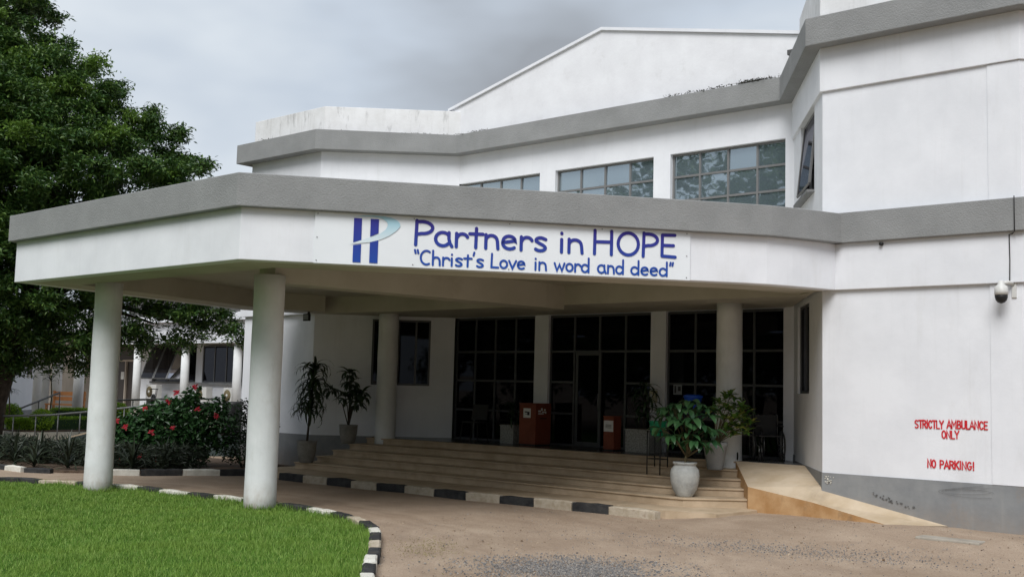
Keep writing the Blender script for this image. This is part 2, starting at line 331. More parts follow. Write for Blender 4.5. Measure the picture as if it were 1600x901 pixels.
def leafcloud(C, length, width, droop=0., up=.0, fold=.25):
    """one folded diamond leaf of four points at each centre"""
    n = len(C); d = rng.normal(size=(n, 3)); d[:, 2] = d[:, 2] * .6 - droop; d /= np.linalg.norm(d, axis=1)[:, None]
    a = rng.normal(size=(n, 3)); a[:, 2] += up * 3
    s = np.cross(d, a); s /= np.linalg.norm(s, axis=1)[:, None] + 1e-9; nn = np.cross(s, d)
    l = (length * rng.uniform(.65, 1.25, n))[:, None]; w_ = (width * rng.uniform(.7, 1.2, n))[:, None]
    V = np.stack([C, C + d * l * .5 + s * w_ * .5 + nn * w_ * fold, C + d * l, C + d * l * .5 - s * w_ * .5 + nn * w_ * fold], 1).reshape(-1, 3)
    return V, np.arange(4 * n).reshape(-1, 4)
def blobpts(c, r, n, shell=.45):
    d = rng.normal(size=(n, 3)); d /= np.linalg.norm(d, axis=1)[:, None]
    return np.array(c) + d * np.array(r) * (rng.uniform(shell, 1, n) ** .7)[:, None]

# ------------------------------------------------------------------ ground
def gz(x, y):
    s = lambda t: max(0, min(1, t)) ** 2 * (3 - 2 * max(0, min(1, t)))
    return .17 * s((x - 8.5) / 4.5) * s((y + 6.5) / 3)
def ground():
    xs = np.concatenate([[-600, -200, -80, -40], np.arange(-20, 24, .16), [30, 60, 200, 600]])
    ys = np.concatenate([[-600, -200, -60, -30], np.arange(-22, 2, .16), [8, 30, 80, 200, 600]])
    nx, ny = len(xs), len(ys); V = []
    for y in ys:
        for x in xs:
            z = gz(x, y)
            if -15 < x < 20 and -20 < y < 1:
                z += .008 * math.sin(x * 2.1 + y * 1.3) * math.sin(y * 1.7 - x * .6) - .008
                if x > 8 and y > -14: z += rng.normal() * .003
                # broken road edge before the ramp
                e = y + 5.35 - .12 * math.sin(x * 2.3) - .05 * math.sin(x * 7)
                if 9.6 < x < 14: z += .035 / (1 + math.exp(-e * 9)) * min(1, (x - 9.6) * 1.5) * (1 - .95 * max(0, min(1, (x - 10.4) / 1.5)))
            V.append((x, y, z))
    I = np.arange(nx * ny).reshape(ny, nx)
    F = np.stack([I[:-1, :-1], I[:-1, 1:], I[1:, 1:], I[1:, :-1]], -1).reshape(-1, 4)
    npmesh('ground', V, F, M['ground'], kind='structure', smooth=True)
ground()

# lawn edge: joints of the kerb stones, from far left round the bend to the near right
KP = [(-5.0, -12.2), (-4.15, -11.6), (-3.4, -11.05), (-2.53, -10.45), (-1.69, -9.96), (-.91, -9.56), (-.1, -9.35), (.69, -9.16), (1.38, -9.09), (2.2, -9.01),
      (2.86, -8.91), (3.65, -8.86), (4.2, -8.85), (4.67, -8.85), (5.47, -8.84), (6.22, -8.95), (6.9, -9.17), (7.5, -9.45), (8.1, -9.78), (8.62, -10.2),
      (9.13, -10.68), (9.63, -11.15), (10.12, -11.62), (10.6, -12.08), (11.08, -12.54), (11.6, -13.0), (12.1, -13.5), (12.6, -14.0)]
LP = [(p[0] - .1, p[1] - .14) for p in KP]
lawn_poly = LP + [(12.2, -19), (8, -30), (-25, -30), (-25, -16)]
def inpoly(x, y, P):
    c = np.zeros(x.shape, bool); j = len(P) - 1
    for i in range(len(P)):
        xi, yi = P[i]; xj, yj = P[j]
        c ^= ((yi > y) != (yj > y)) & (x < (xj - xi) * (y - yi) / (yj - yi + 1e-12) + xi); j = i
    return c
MB().prism(lawn_poly, -.05, .012).build('lawn', M['lawn'], kind='structure')
CX, CY = 20.3, -20.9
def blades():
    n = 420000
    x = rng.uniform(-7, 12.2, n); y = rng.uniform(-19, -8.8, n)
    dx, dy = x - CX, y - CY; D = -.657 * dx + .748 * dy; S = .7526 * dx + .658 * dy
    ok = inpoly(x, y, LP + [(12.2, -19), (-7, -19), (-7, -13)]) & (D > 9) & (S / D > -.52) & (S / D < -.02)
    x, y, D = x[ok], y[ok], D[ok]
    clump = np.sin(x * 5.1 + 1.3 * np.sin(y * 3.7)) * np.sin(y * 4.3 + np.sin(x * 2.9))
    h = (.055 + .02 * clump) * rng.uniform(.6, 1.45, len(x)); wd = .0055 * rng.uniform(.7, 1.4, len(x)) * np.clip(D / 12, 1, 1.7)
    a = rng.uniform(0, 2 * np.pi, len(x)); b = rng.uniform(0, 2 * np.pi, len(x)); lean = rng.uniform(.1, .75, len(x)) * h
    ex = []
    for cx_, cy_, rr_ in ((4.54, -9.26, .27), (.26, -9.85, .26)):   # uncut tufts round the column feet
        t_ = rng.uniform(0, 6.283, 420); q_ = rr_ + np.abs(rng.normal(0, .05, 420)) + .01; ex.append(np.stack([cx_ + q_ * np.cos(t_), cy_ + q_ * np.sin(t_)], 1))
    kk = rng.integers(0, len(LP) - 1, 4200); tt = rng.random(4200); A_ = np.array(LP)[kk]; B2 = np.array(LP)[kk + 1]; ex.append(A_ + (B2 - A_) * tt[:, None] + rng.normal(size=(4200, 2)) * .035 + (.02, -.03))
    ex = np.concatenate(ex); m_e = len(ex); x = np.concatenate([x, ex[:, 0]]); y = np.concatenate([y, ex[:, 1]])
    h = np.concatenate([h, rng.uniform(.06, .15, m_e)]); wd = np.concatenate([wd, rng.uniform(.005, .009, m_e)]); a = np.concatenate([a, rng.uniform(0, 6.28, m_e)]); b = np.concatenate([b, rng.uniform(0, 6.28, m_e)]); lean = np.concatenate([lean, rng.uniform(.02, .09, m_e)])
    base = np.stack([x, y, np.full(len(x), .005)], 1); sd_ = np.stack([np.cos(a) * wd, np.sin(a) * wd, 0 * a], 1)
    tip = base + np.stack([np.cos(b) * lean, np.sin(b) * lean, h], 1)
    V = np.stack([base - sd_, base + sd_, tip], 1).reshape(-1, 3)
    npmesh('grass', V, np.arange(len(V)).reshape(-1, 3), M['grass'], label='short bright green lawn grass inside the curved kerb', cat='grass')
blades()
def kerb(name, label, pts, first_white, ztop, wd=.15, worn=False, mats=None, zb=-.06):
    t = thing(name, label, 'kerb', (pts[0][0], pts[0][1], 0)); white = first_white
    for i in range(len(pts) - 1):
        a, b = Vector(pts[i]), Vector(pts[i + 1]); d = (b - a).normalized(); n = Vector((d.y, -d.x))
        a = a + d * .008; b = b - d * .008; z = ztop + random.uniform(-.012, .012); j = random.uniform(-.012, .012)
        nn = 5; top = MB(); vs = []; L_ = (b - a).length
        for k in range(nn + 1):
            c = a.lerp(b, k / nn); r1, r2, r3 = (random.uniform(-.008, .008) for _ in range(3)); cap = .012 if k in (0, nn) else 0
            vs += [(*(c + n * (j + r1 * .5)), zb), (*(c + n * (j + r1)), z - .02 + r3), (*(c + n * (j + .02 + r1)), z + r2 - cap), (*(c + n * (j + wd - .02 + r2)), z + r3 - cap), (*(c + n * (j + wd + r2)), z - .02 + r1), (*(c + n * (j + wd)), zb)]
        fs = [(k * 6 + q, k * 6 + 6 + q, k * 6 + 7 + q, k * 6 + 1 + q) for k in range(nn) for q in range(5)]
        fs += [(0, 1, 2, 3, 4, 5), tuple(nn * 6 + q for q in (5, 4, 3, 2, 1, 0))]
        top.add(vs, fs); m = M['kw'] if white else M['kb']
        if white and (worn or (name == 'lawn_kerb' and random.random() < .25)): m = M['kwd']
        top.build('kerb_stone', m, t); white = not white
    return t
kerb('lawn_kerb', 'black and white painted kerb curving round the front lawn', KP, True, .12)
SK = [(-1.2, -4.99), (-.28, -5.07), (.56, -5.05), (1.3, -5.0), (2.05, -4.97), (2.8, -4.92), (3.6, -4.87), (4.43, -4.86), (5.25, -4.83), (6.08, -4.77), (6.87, -4.71), (7.73, -4.67), (8.5, -4.6), (9.53, -4.66)]
kerb('step_kerb', 'worn black and white kerb in front of the entrance steps', [(x, y) for x, y in SK[1:]], False, .15, .16, True)
MB().prism([(p[0], p[1] + .14) for p in SK] + [(10.4, -4.3), (10.5, -3.1), (9, -1), (-2, -2.2), (-1.9, -4)], -.05, .138).build('apron', M['step'], kind='structure')
FK = [(-8.6, -9.6), (-7.9, -9.3), (-6.74, -8.9), (-5.6, -8.8), (-4.9, -8.75), (-4.35, -8.4)]
kerb('bed_kerb', 'black and white kerb along the dark spiky plants on the left', FK, False, .11)
FK2 = [(-3.4, -7.9), (-2.9, -7.1), (-2.45, -6.3), (-2.06, -5.56), (-1.65, -4.9)]
kerb('shrub_kerb', 'black and white kerb below the red flowering shrub', FK2, True, .14)
MB().prism([(-30, -9), (-9, -9.6), (-6.74, -8.75), (-4.35, -8.2), (-3.2, -7.2), (-2.1, -5.3), (-1.7, -4.4), (-2.8, -2.5), (-6, -2.5), (-9, -3.2), (-30, 9)], -.04, .04).build('planting_bed', M['soil'], kind='structure')

# ------------------------------------------------------------------ main building
B_ = thing('clinic_building', 'long white two storey clinic with grey roof bands and angled bays', 'building', (0, 0, 0))
W = [(-5.6, 7), (-5.6, -2.54), (-2.59, -2.54), (0, 0), (9.6, 0), (11.66, -2.98), (14.93, -2.98), (16.6, -1.2), (16.6, 7)]
def lerp2(a, b, t): return (a[0] + (b[0] - a[0]) * t, a[1] + (b[1] - a[1]) * t)
def off2(pts, d):
    P = [Vector(p) for p in pts]; out = []
    for i in range(len(P)):
        ds = []
        if i > 0: ds.append((P[i] - P[i - 1]).normalized())
        if i < len(P) - 1: ds.append((P[i + 1] - P[i]).normalized())
        ns = [Vector((d_.y, -d_.x)) for d_ in ds]; m = sum(ns, Vector((0, 0))).normalized(); q = P[i] + m * (d / max(.3, m.dot(ns[0]))); out.append((q.x, q.y))
    return out
T = .28
# lower and upper walls, with openings left where windows are
def wall(pts, z0, z1, mat='plaster', name='wall', t=T): return MB().strip(pts, t, z0, z1).build(name, M[mat], B_)
lr = [W[3], W[2]]; LR = math.dist(*lr); rr = [W[4], W[5]]; RR = math.dist(*rr)
def onl(t): return lerp2(W[3], W[2], t / LR)
def onr(t): return lerp2(W[4], W[5], t / RR)
Z0, ZW, ZL = -.1, 3.95, 5.24
wall([W[0], W[1], W[2], onl(2.13)], Z0, ZW)
wall([onl(2.13), onl(.62)], Z0, 2.18); wall([onl(2.13), onl(.62)], 3.87, ZW)
wall([onl(.62), W[3], (.0, 0)][:2], Z0, ZW)
wall([W[3], (9.6, 0)], ZW, 5.32)
wall([W[3], (9.6, 0)], Z0, .845, t=.5)
for a, b in ((2.72, 3.15), (6.11, 6.51), (9.37, 9.6)): wall([(a, 0), (b, 0)], .85, ZW, name='pier')
wall([W[4], onr(.57)], Z0, ZW); wall([onr(.57), onr(2.1)], Z0, 2.2); wall([onr(.57), onr(2.1)], 3.9, ZW)
wall([onr(2.1), W[5], W[6], W[7], W[8]], Z0, ZW)
wall([onr(0), W[5], W[6], W[7], W[8]], ZW, 5.3)                                   # behind the fascia
# upper storey
UT = 7.48
wall([W[0], W[1], W[2], W[3], (0, 0)][:4], ZW, 8.3)
for a, b in ((2.76, 3.25), (6.12, 6.57), (9.4, 9.6)): wall([(a, 0), (b, 0)], 5.32, UT, name='pier')
MB().strip([W[3], W[4]], T, UT, 8.4).build('wall', M['plaster'], B_)
wall([W[4], onr(.95)], 5.3, UT); wall([onr(.95), onr(2.7)], 5.3, 5.86); wall([onr(2.7), W[5], W[6], W[7], W[8]], 5.3, UT)
# the lintel course stands a little proud over the right hand bay
MB().strip(off2([W[4], W[5], W[6], W[7], W[8]], .05), T, UT - .05, 8.3).build('fascia', M['plaster'], B_, bevel=.01)
MB().strip([(p[0], p[1]) for p in off2([W[5], (15.0, -2.98)], .07)], .1, 3.95, 4.74).build('fascia', M['plaster'], B_, bevel=.01)
MB().strip(off2([(11.7, -2.98), W[6], W[7], W[8]], .16), .2, 4.735, 5.25).build('roof_band', M['band'], B_, bevel=.012)
for z0, z1 in ((.872, 3.945), (5.26, UT - .055)): MB().strip(off2([(14.45, -2.98), (14.93, -2.98), W[7]], .018), .05, z0, z1).build('pilaster', M['plaster'], B_)
# grey plinth paint
MB().strip(off2([onr(.25), W[5], W[6], W[7], W[8]], .012), .05, -.1, .87).build('plinth', M['dado'], B_)
MB().strip(off2([W[1], W[2], W[3]], .012), .05, -.1, .86).build('plinth', M['dado'], B_)
MB().strip(off2([W[4], onr(.3)], .012), .05, .8, .98).build('plinth', M['dado'], B_)
# left bay fascia under the slit of daylight
MB().strip(off2([(-5.6, 3), W[1], W[2], (-2.2, -2.16)], .1), .12, 3.95, 4.74).build('fascia', M['plaster'], B_)
# upper roof band all round
zb = [8.21, 8.21, 8.21, 8.22, 8.2, 8.2, 8.2, 8.2, 8.2]; zt = [8.74, 8.74, 8.74, 8.72, 8.7, 8.7, 8.7, 8.7, 8.7]
MB().strip(off2(W, .32), .5, zb, zt).build('roof_band', M['band'], B_, bevel=.015)
# parapets and gable
MB().strip([(-5.6, 7), (-5.6, -2.5), (-2.57, -2.5), (-.02, .0)], .2, 8.6, 9.43).build('parapet', M['parapet'], B_, bevel=.01)
MB().strip([(9.72, -.02), (11.5, -2.75), (16.0, -2.75), (16.4, -1)], .2, 8.6, 9.95).build('parapet', M['parapet'], B_, bevel=.01)
g = MB(); gp = [(-.35, 8.6), (9.72, 8.6), (9.72, 9.62), (4.6, 10.72), (-.35, 9.5)]
g.add([(x, .0, z) for x, z in gp] + [(x, .25, z) for x, z in gp], [(0, 1, 2, 3, 4), (9, 8, 7, 6, 5)] + [(i, (i + 1) % 5, 5 + (i + 1) % 5, 5 + i) for i in range(5)])
g.build('gable', M['gable'], B_)
g = MB()
for (xa, za), (xb, zb_) in (((-.45, 9.48), (4.6, 10.72)), ((4.6, 10.72), (9.75, 9.62))):
    g.hexa([(xa, -.06, za), (xb, -.06, zb_), (xb, .32, zb_), (xa, .32, za)], [(xa, -.06, za + .07), (xb, -.06, zb_ + .07), (xb, .32, zb_ + .07), (xa, .32, za + .07)])
g.build('gable_coping', M['plaster'], B_)
# inside shell
MB().box(.02, 9.58, .28, 7.5, .7, .85).build('interior_floor', M['floor'], B_)
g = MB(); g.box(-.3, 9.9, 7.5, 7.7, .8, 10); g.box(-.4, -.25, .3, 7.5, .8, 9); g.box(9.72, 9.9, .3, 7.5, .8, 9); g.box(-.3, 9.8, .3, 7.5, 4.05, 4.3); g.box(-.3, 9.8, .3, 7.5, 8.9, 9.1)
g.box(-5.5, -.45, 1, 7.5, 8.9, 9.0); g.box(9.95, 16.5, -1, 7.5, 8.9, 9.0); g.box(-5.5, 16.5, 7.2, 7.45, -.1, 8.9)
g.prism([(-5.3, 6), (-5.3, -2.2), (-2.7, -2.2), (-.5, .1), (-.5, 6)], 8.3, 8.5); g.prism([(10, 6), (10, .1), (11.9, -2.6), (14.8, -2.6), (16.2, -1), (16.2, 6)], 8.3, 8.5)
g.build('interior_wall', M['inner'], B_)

def window(parent, a, b, z0, z1, xs, zs, glass, fr, depth=.07, bw=.05, inset=.08, skip=(), name='window'):
    """window in a wall from plan point a to b; xs, zs = fractions of the inner bars; panes are sub-parts"""
    A, Bv = Vector(a), Vector(b); L_ = (Bv - A).length; d = (Bv - A) / L_; n = Vector((-d.y, d.x))  # n points inward
    def bar(t0, t1, za, zc, dd=depth):
        p = A + d * ((t0 + t1) / 2) + n * (inset + depth / 2)
        mb.obox((p.x, p.y, (za + zc) / 2), (d.x * (t1 - t0) / 2, d.y * (t1 - t0) / 2, 0), (n.x * dd / 2, n.y * dd / 2, 0), (0, 0, (zc - za) / 2))
    mb = MB(); X = [0] + [L_ * f for f in xs] + [L_]; Z = [z0] + [z0 + (z1 - z0) * f for f in zs] + [z1]
    for i, x in enumerate(X):
        lo, hi = (x, x + bw) if i == 0 else (x - bw, x) if i == len(X) - 1 else (x - bw / 2, x + bw / 2); bar(lo, hi, z0, z1)
    for j, z in enumerate(Z):
        lo, hi = (z, z + bw) if j == 0 else (z - bw, z) if j == len(Z) - 1 else (z - bw / 2, z + bw / 2)
        for i in range(len(X) - 1):
            if (i, j) in skip: continue
            bar(X[i] + bw * .5, X[i + 1] - bw * .5, lo, hi, depth - .006)
    o = mb.build(name, M[fr], parent)
    for i in range(len(X) - 1):
        j = 0
        while j < len(Z) - 1:
            k = j + 1
            while (i, k) in skip and k < len(Z) - 1: k += 1
            p = A + d * ((X[i] + X[i + 1]) / 2) + n * (inset + depth / 2); jt = random.uniform(-.004, .004)
            MB().obox((p.x, p.y, (Z[j] + Z[k]) / 2), (d.x * (X[i + 1] - X[i]) / 2, d.y * (X[i + 1] - X[i]) / 2, 0), (n.x * .004 + d.x * jt * 0, n.y * .004, jt), (n.x * jt, n.y * jt, (Z[k] - Z[j]) / 2)).build('pane', M[glass], o)
            j = k
    return o
zr = [.245, .485, .72]
window(B_, (0, 0), (2.72, 0), .85, ZW - .01, [.25, .5, .75], zr, 'glassd', 'frame')
window(B_, (3.15, 0), (6.11, 0), .85, ZW - .01, [.25, .5, .75], zr, 'glassd', 'frame', skip=[(1, 1), (1, 2), (2, 1), (2, 2)])
window(B_, (6.51, 0), (9.37, 0), .85, ZW - .01, [.25, .5, .75], zr, 'glassd', 'frame')
for a, b in ((0, 2.76), (3.25, 6.12), (6.57, 9.4)):
    ww = window(B_, (a, 0), (b, 0), 5.32, UT, [.25, .5, .75], [.26, .51, .76], 'glassu', 'frameup', inset=.1, bw=.045)
    MB().box(a + .001, b - .001, -.03, .1, 5.28, 5.33).build('sill', M['plaster'], ww)
window(B_, onl(2.13), onl(.62), 2.18, 3.87, [.45, .75], [], 'glassd', 'frame', inset=.05)
window(B_, onr(.57), onr(2.1), 2.2, 3.9, [.5], [], 'glassd', 'frame', inset=.05)
# sliding glass door leaf standing between the second and third bars
dr = MB(); x0, x1 = 3.98, 4.72
dr.box(x0, x0 + .07, .03, .075, .87, 3.06); dr.box(x1 - .07, x1, .03, .075, .87, 3.06); dr.box(x0 + .07, x1 - .07, .03, .075, 2.98, 3.06); dr.box(x0 + .07, x1 - .07, .03, .075, .87, .97)
do = dr.build('door', M['frame'], B_); MB().box(x0 + .07, x1 - .07, .045, .055, .97, 2.98).build('pane', M['glassd'], do); MB().tube([(x1 - .035, -.02, 1.7), (x1 - .035, -.02, 2.1)], .012).build('handle', M['chrome'], do)
# upper casement on the angled wall, hinged at the top and swung out
cd = (Vector(onr(2.7)) - Vector(onr(.95))).normalized(); cn = Vector((cd.y, -cd.x))
fr = MB(); p0, p1 = Vector(onr(1.0)), Vector(onr(2.65))
def P3(t, z, o_): q = p0.lerp(p1, t) + cn * o_; return (q.x, q.y, z)
for za, zc in ((5.88, 5.94), (7.38, 7.44)): fr.obox(P3(.5, (za + zc) / 2, -.12), (cd.x * .84, cd.y * .84, 0), (cn.x * .03, cn.y * .03, 0), (0, 0, .03))
for t in (0.02, .5, .98): fr.obox(P3(t, 6.66, -.12), (cd.x * .025, cd.y * .025, 0), (cn.x * .03, cn.y * .03, 0), (0, 0, .75))
fo = fr.build('window', M['frameup'], B_)
def sash(t0, t1):
    s = MB(); ang = R(6); H_ = 1.38
    def Q(t, h): return Vector(P3(t, 7.40 - h * math.cos(ang), -.07 + h * math.sin(ang)))
    for (ta, ha, tb_, hb) in ((t0, 0, t0, H_), (t1, 0, t1, H_), (t0, 0, t1, 0), (t0, H_, t1, H_)): s.tube([Q(ta, ha), Q(tb_, hb)], .028, 4, smooth=False)
    so_ = s.build('sash', M['frameup'], fo); a, b, c, d = Q(t0, 0), Q(t1, 0), Q(t1, H_), Q(t0, H_); nv = (b - a).cross(c - b).normalized() * .004
    MB().hexa([a - nv, b - nv, c - nv, d - nv], [a + nv, b + nv, c + nv, d + nv]).build('pane', M['glassf'], so_)
sash(.04, .96)
MB().box(0, 0, 0, 0, 0, 0)
sl = MB(); q = [onr(.93), onr(2.72)]; sl.strip(off2(q, .14), .3, 5.84, 5.885); sl.build('sill', M['frameup'], fo)

# ------------------------------------------------------------------ weeds and mould along the ledges
def tufts(pts, n, z, name='weeds', label='dark dry weeds along the edge of the roof band'):
    C = []
    for (a, b, m) in pts:
        for i in range(m):
            t = random.random(); C.append((a[0] + (b[0] - a[0]) * t + random.uniform(-.03, .03), a[1] + (b[1] - a[1]) * t + random.uniform(-.03, .03), z + random.uniform(0, .05)))
    C = np.array(C); C = np.repeat(C, n, 0) + rng.normal(size=(len(C) * n, 3)) * (.05, .05, .012)
    V, F = leafcloud(C, .045, .022, droop=-.1); npmesh(name, V, F, M['soot'], label=label, cat='weeds')
tufts([((-5.2, -2.72), (-4.2, -2.72), 26), ((-2.6, -2.72), (-2.0, -2.2), 10), ((-1.0, -1.1), (0, -.15), 22), ((6.2, -.22), (9.5, -.22), 44), ((8.5, -.25), (9.2, -.25), 26), ((.1, -.2), (1.2, -.2), 12)], 16, 8.705)

# ------------------------------------------------------------------ canopy
K_ = thing('entrance_canopy', 'broad flat entrance canopy with white fascia and grey rim on round columns', 'canopy', (4.8, -6, 0))
CP = [(-2.62, -2.62), (-3.25, -4.4), (-1.22, -11.02), (6.29, -11.13), (11.35, -4.5), (11.62, -3.75), (11.93, -3.04)]
# ease the right hand turn
CP = CP[:4] + [(11.05, -4.89), (11.38, -4.42), (11.6, -3.95), (11.93, -3.05)]
MB().strip(CP, .25, 3.95, 4.74).build('fascia', M['plaster'], K_, bevel=.012)
MB().strip(off2(CP[:-1] + [(12.0, -3.0)], .13), .36, 4.735, 5.24).build('roof_rim', M['band'], K_, bevel=.015)
inn = off2(CP, -.252)
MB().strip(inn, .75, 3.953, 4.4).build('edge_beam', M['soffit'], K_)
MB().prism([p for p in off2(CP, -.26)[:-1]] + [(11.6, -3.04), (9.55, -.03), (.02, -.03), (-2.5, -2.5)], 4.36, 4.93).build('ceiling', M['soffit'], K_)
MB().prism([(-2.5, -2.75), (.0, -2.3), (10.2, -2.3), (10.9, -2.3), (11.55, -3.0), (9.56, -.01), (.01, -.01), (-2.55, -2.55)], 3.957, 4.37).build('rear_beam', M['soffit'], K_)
MB().prism([(4.15, -9.2), (4.6, -9.2), (5.45, -2.9), (5.45, -2.3), (4.9, -2.3)], 3.86, 4.38).build('cross_beam', M['soffit'], K_)
def column(c, r, z0, z1):
    pr = [(r * 1.0, z0)] + [(r * (1 + .012 * math.sin(i * 1.7)) * (1 - .03 * i / 12), z0 + (z1 - z0) * i / 12) for i in range(1, 13)]
    return MB().lathe(pr, (c[0], c[1], 0), 40).build('column', M['columnp'], K_)
column((4.54, -9.26), .27, -.1, 3.97); column((.26, -9.85), .26, -.1, 3.97); column((-.72, -1.66), .258, .5, 3.97); column((8.79, -1.16), .262, .5, 3.97)
fl = thing('floodlight', 'small black floodlight fixed at the left rear edge of the canopy', 'floodlight', (-2.05, -3.2, 3.82))
MB().box(-2.17, -1.93, -3.25, -3.19, 3.72, 3.9).build('housing', M['blk'], fl, bevel=.01); MB().box(-2.14, -1.96, -3.262, -3.25, 3.75, 3.87).build('lens', M['tile'], fl); MB().box(-2.07, -2.03, -3.19, -3.14, 3.8, 3.96).build('bracket', M['blk'], fl)

# ------------------------------------------------------------------ strokes for lettering
def arc(cx, cy, rx, ry, a0, a1, n=12): return [(cx + rx * math.cos(R(a0 + (a1 - a0) * i / n)), cy + ry * math.sin(R(a0 + (a1 - a0) * i / n))) for i in range(n + 1)]
G = {  # handwriting style: advance width, strokes (x right, y up, cap height 1)
 'P': (.66, [[(.08, 0), (.1, .97)], [(.1, .93)] + arc(.28, .7, .32, .24, 90, -95)[0:] + [(.1, .42)]]),
 'a': (.62, [arc(.27, .28, .23, .27, 40, 320, 16)[:], [(.46, .55), (.46, .3), (.5, .12), (.56, 0)]]),
 'r': (.46, [[(.08, .54), (.08, 0)], [(.08, .33)] + arc(.27, .34, .17, .19, 160, 20, 8)]),
 't': (.48, [[(.25, .78), (.24, 0)], [(.04, .55), (.46, .56)]]),
 'n': (.56, [[(.08, .55), (.08, 0)], [(.08, .3)] + arc(.26, .33, .18, .2, 165, 20, 8) + [(.45, .3), (.47, 0)]]),
 'e': (.58, [[(.08, .27), (.46, .36)] + arc(.27, .33, .2, .21, 5, 175, 9) + arc(.29, .26, .23, .24, 165, 310, 12)]),
 's': (.5, [[(.42, .48)] + arc(.25, .43, .15, .11, 60, 200, 7) + [(.22, .31), (.32, .25)] + arc(.24, .13, .17, .12, 45, -150, 9)]),
 'i': (.24, [[(.1, .52), (.1, 0)], [(.1, .76), (.1, .78)]]),
 'H': (.86, [[(.1, .97), (.09, 0)], [(.7, .97), (.7, 0)], [(.1, .5), (.7, .52)]]),
 'O': (.92, [arc(.45, .48, .37, .46, 90, 450, 24)]),
 'E': (.68, [[(.58, .95), (.12, .93)], [(.12, .93), (.11, .05)], [(.11, .05), (.6, .03)], [(.12, .5), (.53, .51)]]),
 'C': (.66, [arc(.38, .48, .31, .47, 55, 300, 18)]),
 'h': (.56, [[(.08, .98), (.08, 0)], [(.08, .3)] + arc(.26, .33, .18, .2, 165, 20, 8) + [(.45, .3), (.46, 0)]]),
 'L': (.56, [[(.1, .97), (.08, .04), (.5, .03)]]),
 'o': (.56, [arc(.27, .28, .21, .26, 90, 450, 18)]),
 'v': (.52, [[(.04, .54), (.25, .02), (.47, .55)]]),
 'w': (.74, [[(.04, .54), (.2, .02), (.36, .45), (.52, .02), (.68, .55)]]),
 'd': (.62, [arc(.26, .27, .21, .26, 40, 330, 14), [(.5, .98), (.5, 0)]]),
 '"': (.34, [[(.08, .97), (.12, .76)], [(.23, .97), (.27, .76)]]),
 '^': (.34, [[(.12, .97), (.08, .76)], [(.27, .97), (.23, .76)]]),
 "'": (.2, [[(.12, .99), (.08, .78)]]),
 ' ': (.36, []), '!': (.3, [[(.14, 1), (.14, .32)], [(.14, .06), (.14, .02)]]),
 # plain brush capitals
 'S_': (.56, [arc(.27, .75, .2, .22, 35, 215, 9) + [(.3, .5)] + arc(.27, .24, .21, .23, 50, -145, 10)]), 'T_': (.5, [[(.02, .97), (.5, .97)], [(.26, .95), (.26, 0)]]),
 'R_': (.56, [[(.07, 1), (.07, 0)], [(.07, .97)] + arc(.28, .74, .18, .22, 90, -90, 8) + [(.07, .5)], [(.26, .5), (.5, 0)]]), 'I_': (.24, [[(.1, 1), (.1, 0)]]),
 'C_': (.54, [arc(.27, .5, .21, .48, 40, 320, 16)]), 'L_': (.46, [[(.07, 1), (.07, .02), (.44, .02)]]), 'Y_': (.54, [[(.02, 1), (.26, .5), (.5, 1)], [(.26, .5), (.26, 0)]]),
 'A_': (.56, [[(.02, 0), (.27, 1), (.52, 0)], [(.12, .33), (.42, .33)]]), 'M_': (.68, [[(.06, 0), (.06, 1), (.31, .35), (.56, 1), (.56, 0)]]),
 'B_': (.54, [[(.07, 1), (.07, 0)], [(.07, .98)] + arc(.24, .76, .18, .22, 90, -90, 8) + [(.07, .53)], [(.1, .53)] + arc(.26, .27, .2, .25, 90, -90, 8) + [(.07, .02)]]),
 'U_': (.56, [[(.07, 1), (.07, .3)] + arc(.27, .26, .2, .25, 180, 360, 10) + [(.47, 1)]]), 'N_': (.58, [[(.07, 0), (.07, 1), (.48, 0), (.48, 1)]]),
 'E_': (.48, [[(.44, .98), (.07, .98)], [(.07, .98), (.07, .02)], [(.07, .02), (.45, .02)], [(.07, .52), (.38, .52)]]), 'O_': (.58, [arc(.28, .5, .22, .48, 90, 450, 20)]),
 'P_': (.52, [[(.07, 1), (.07, 0)], [(.07, .97)] + arc(.27, .73, .18, .24, 90, -90, 8) + [(.07, .48)]]), 'K_': (.56, [[(.07, 1), (.07, 0)], [(.48, 1), (.08, .45)], [(.2, .55), (.5, 0)]]),
 'G_': (.56, [arc(.27, .5, .21, .48, 45, 340, 16) + [(.48, .45), (.3, .45)]]),
}
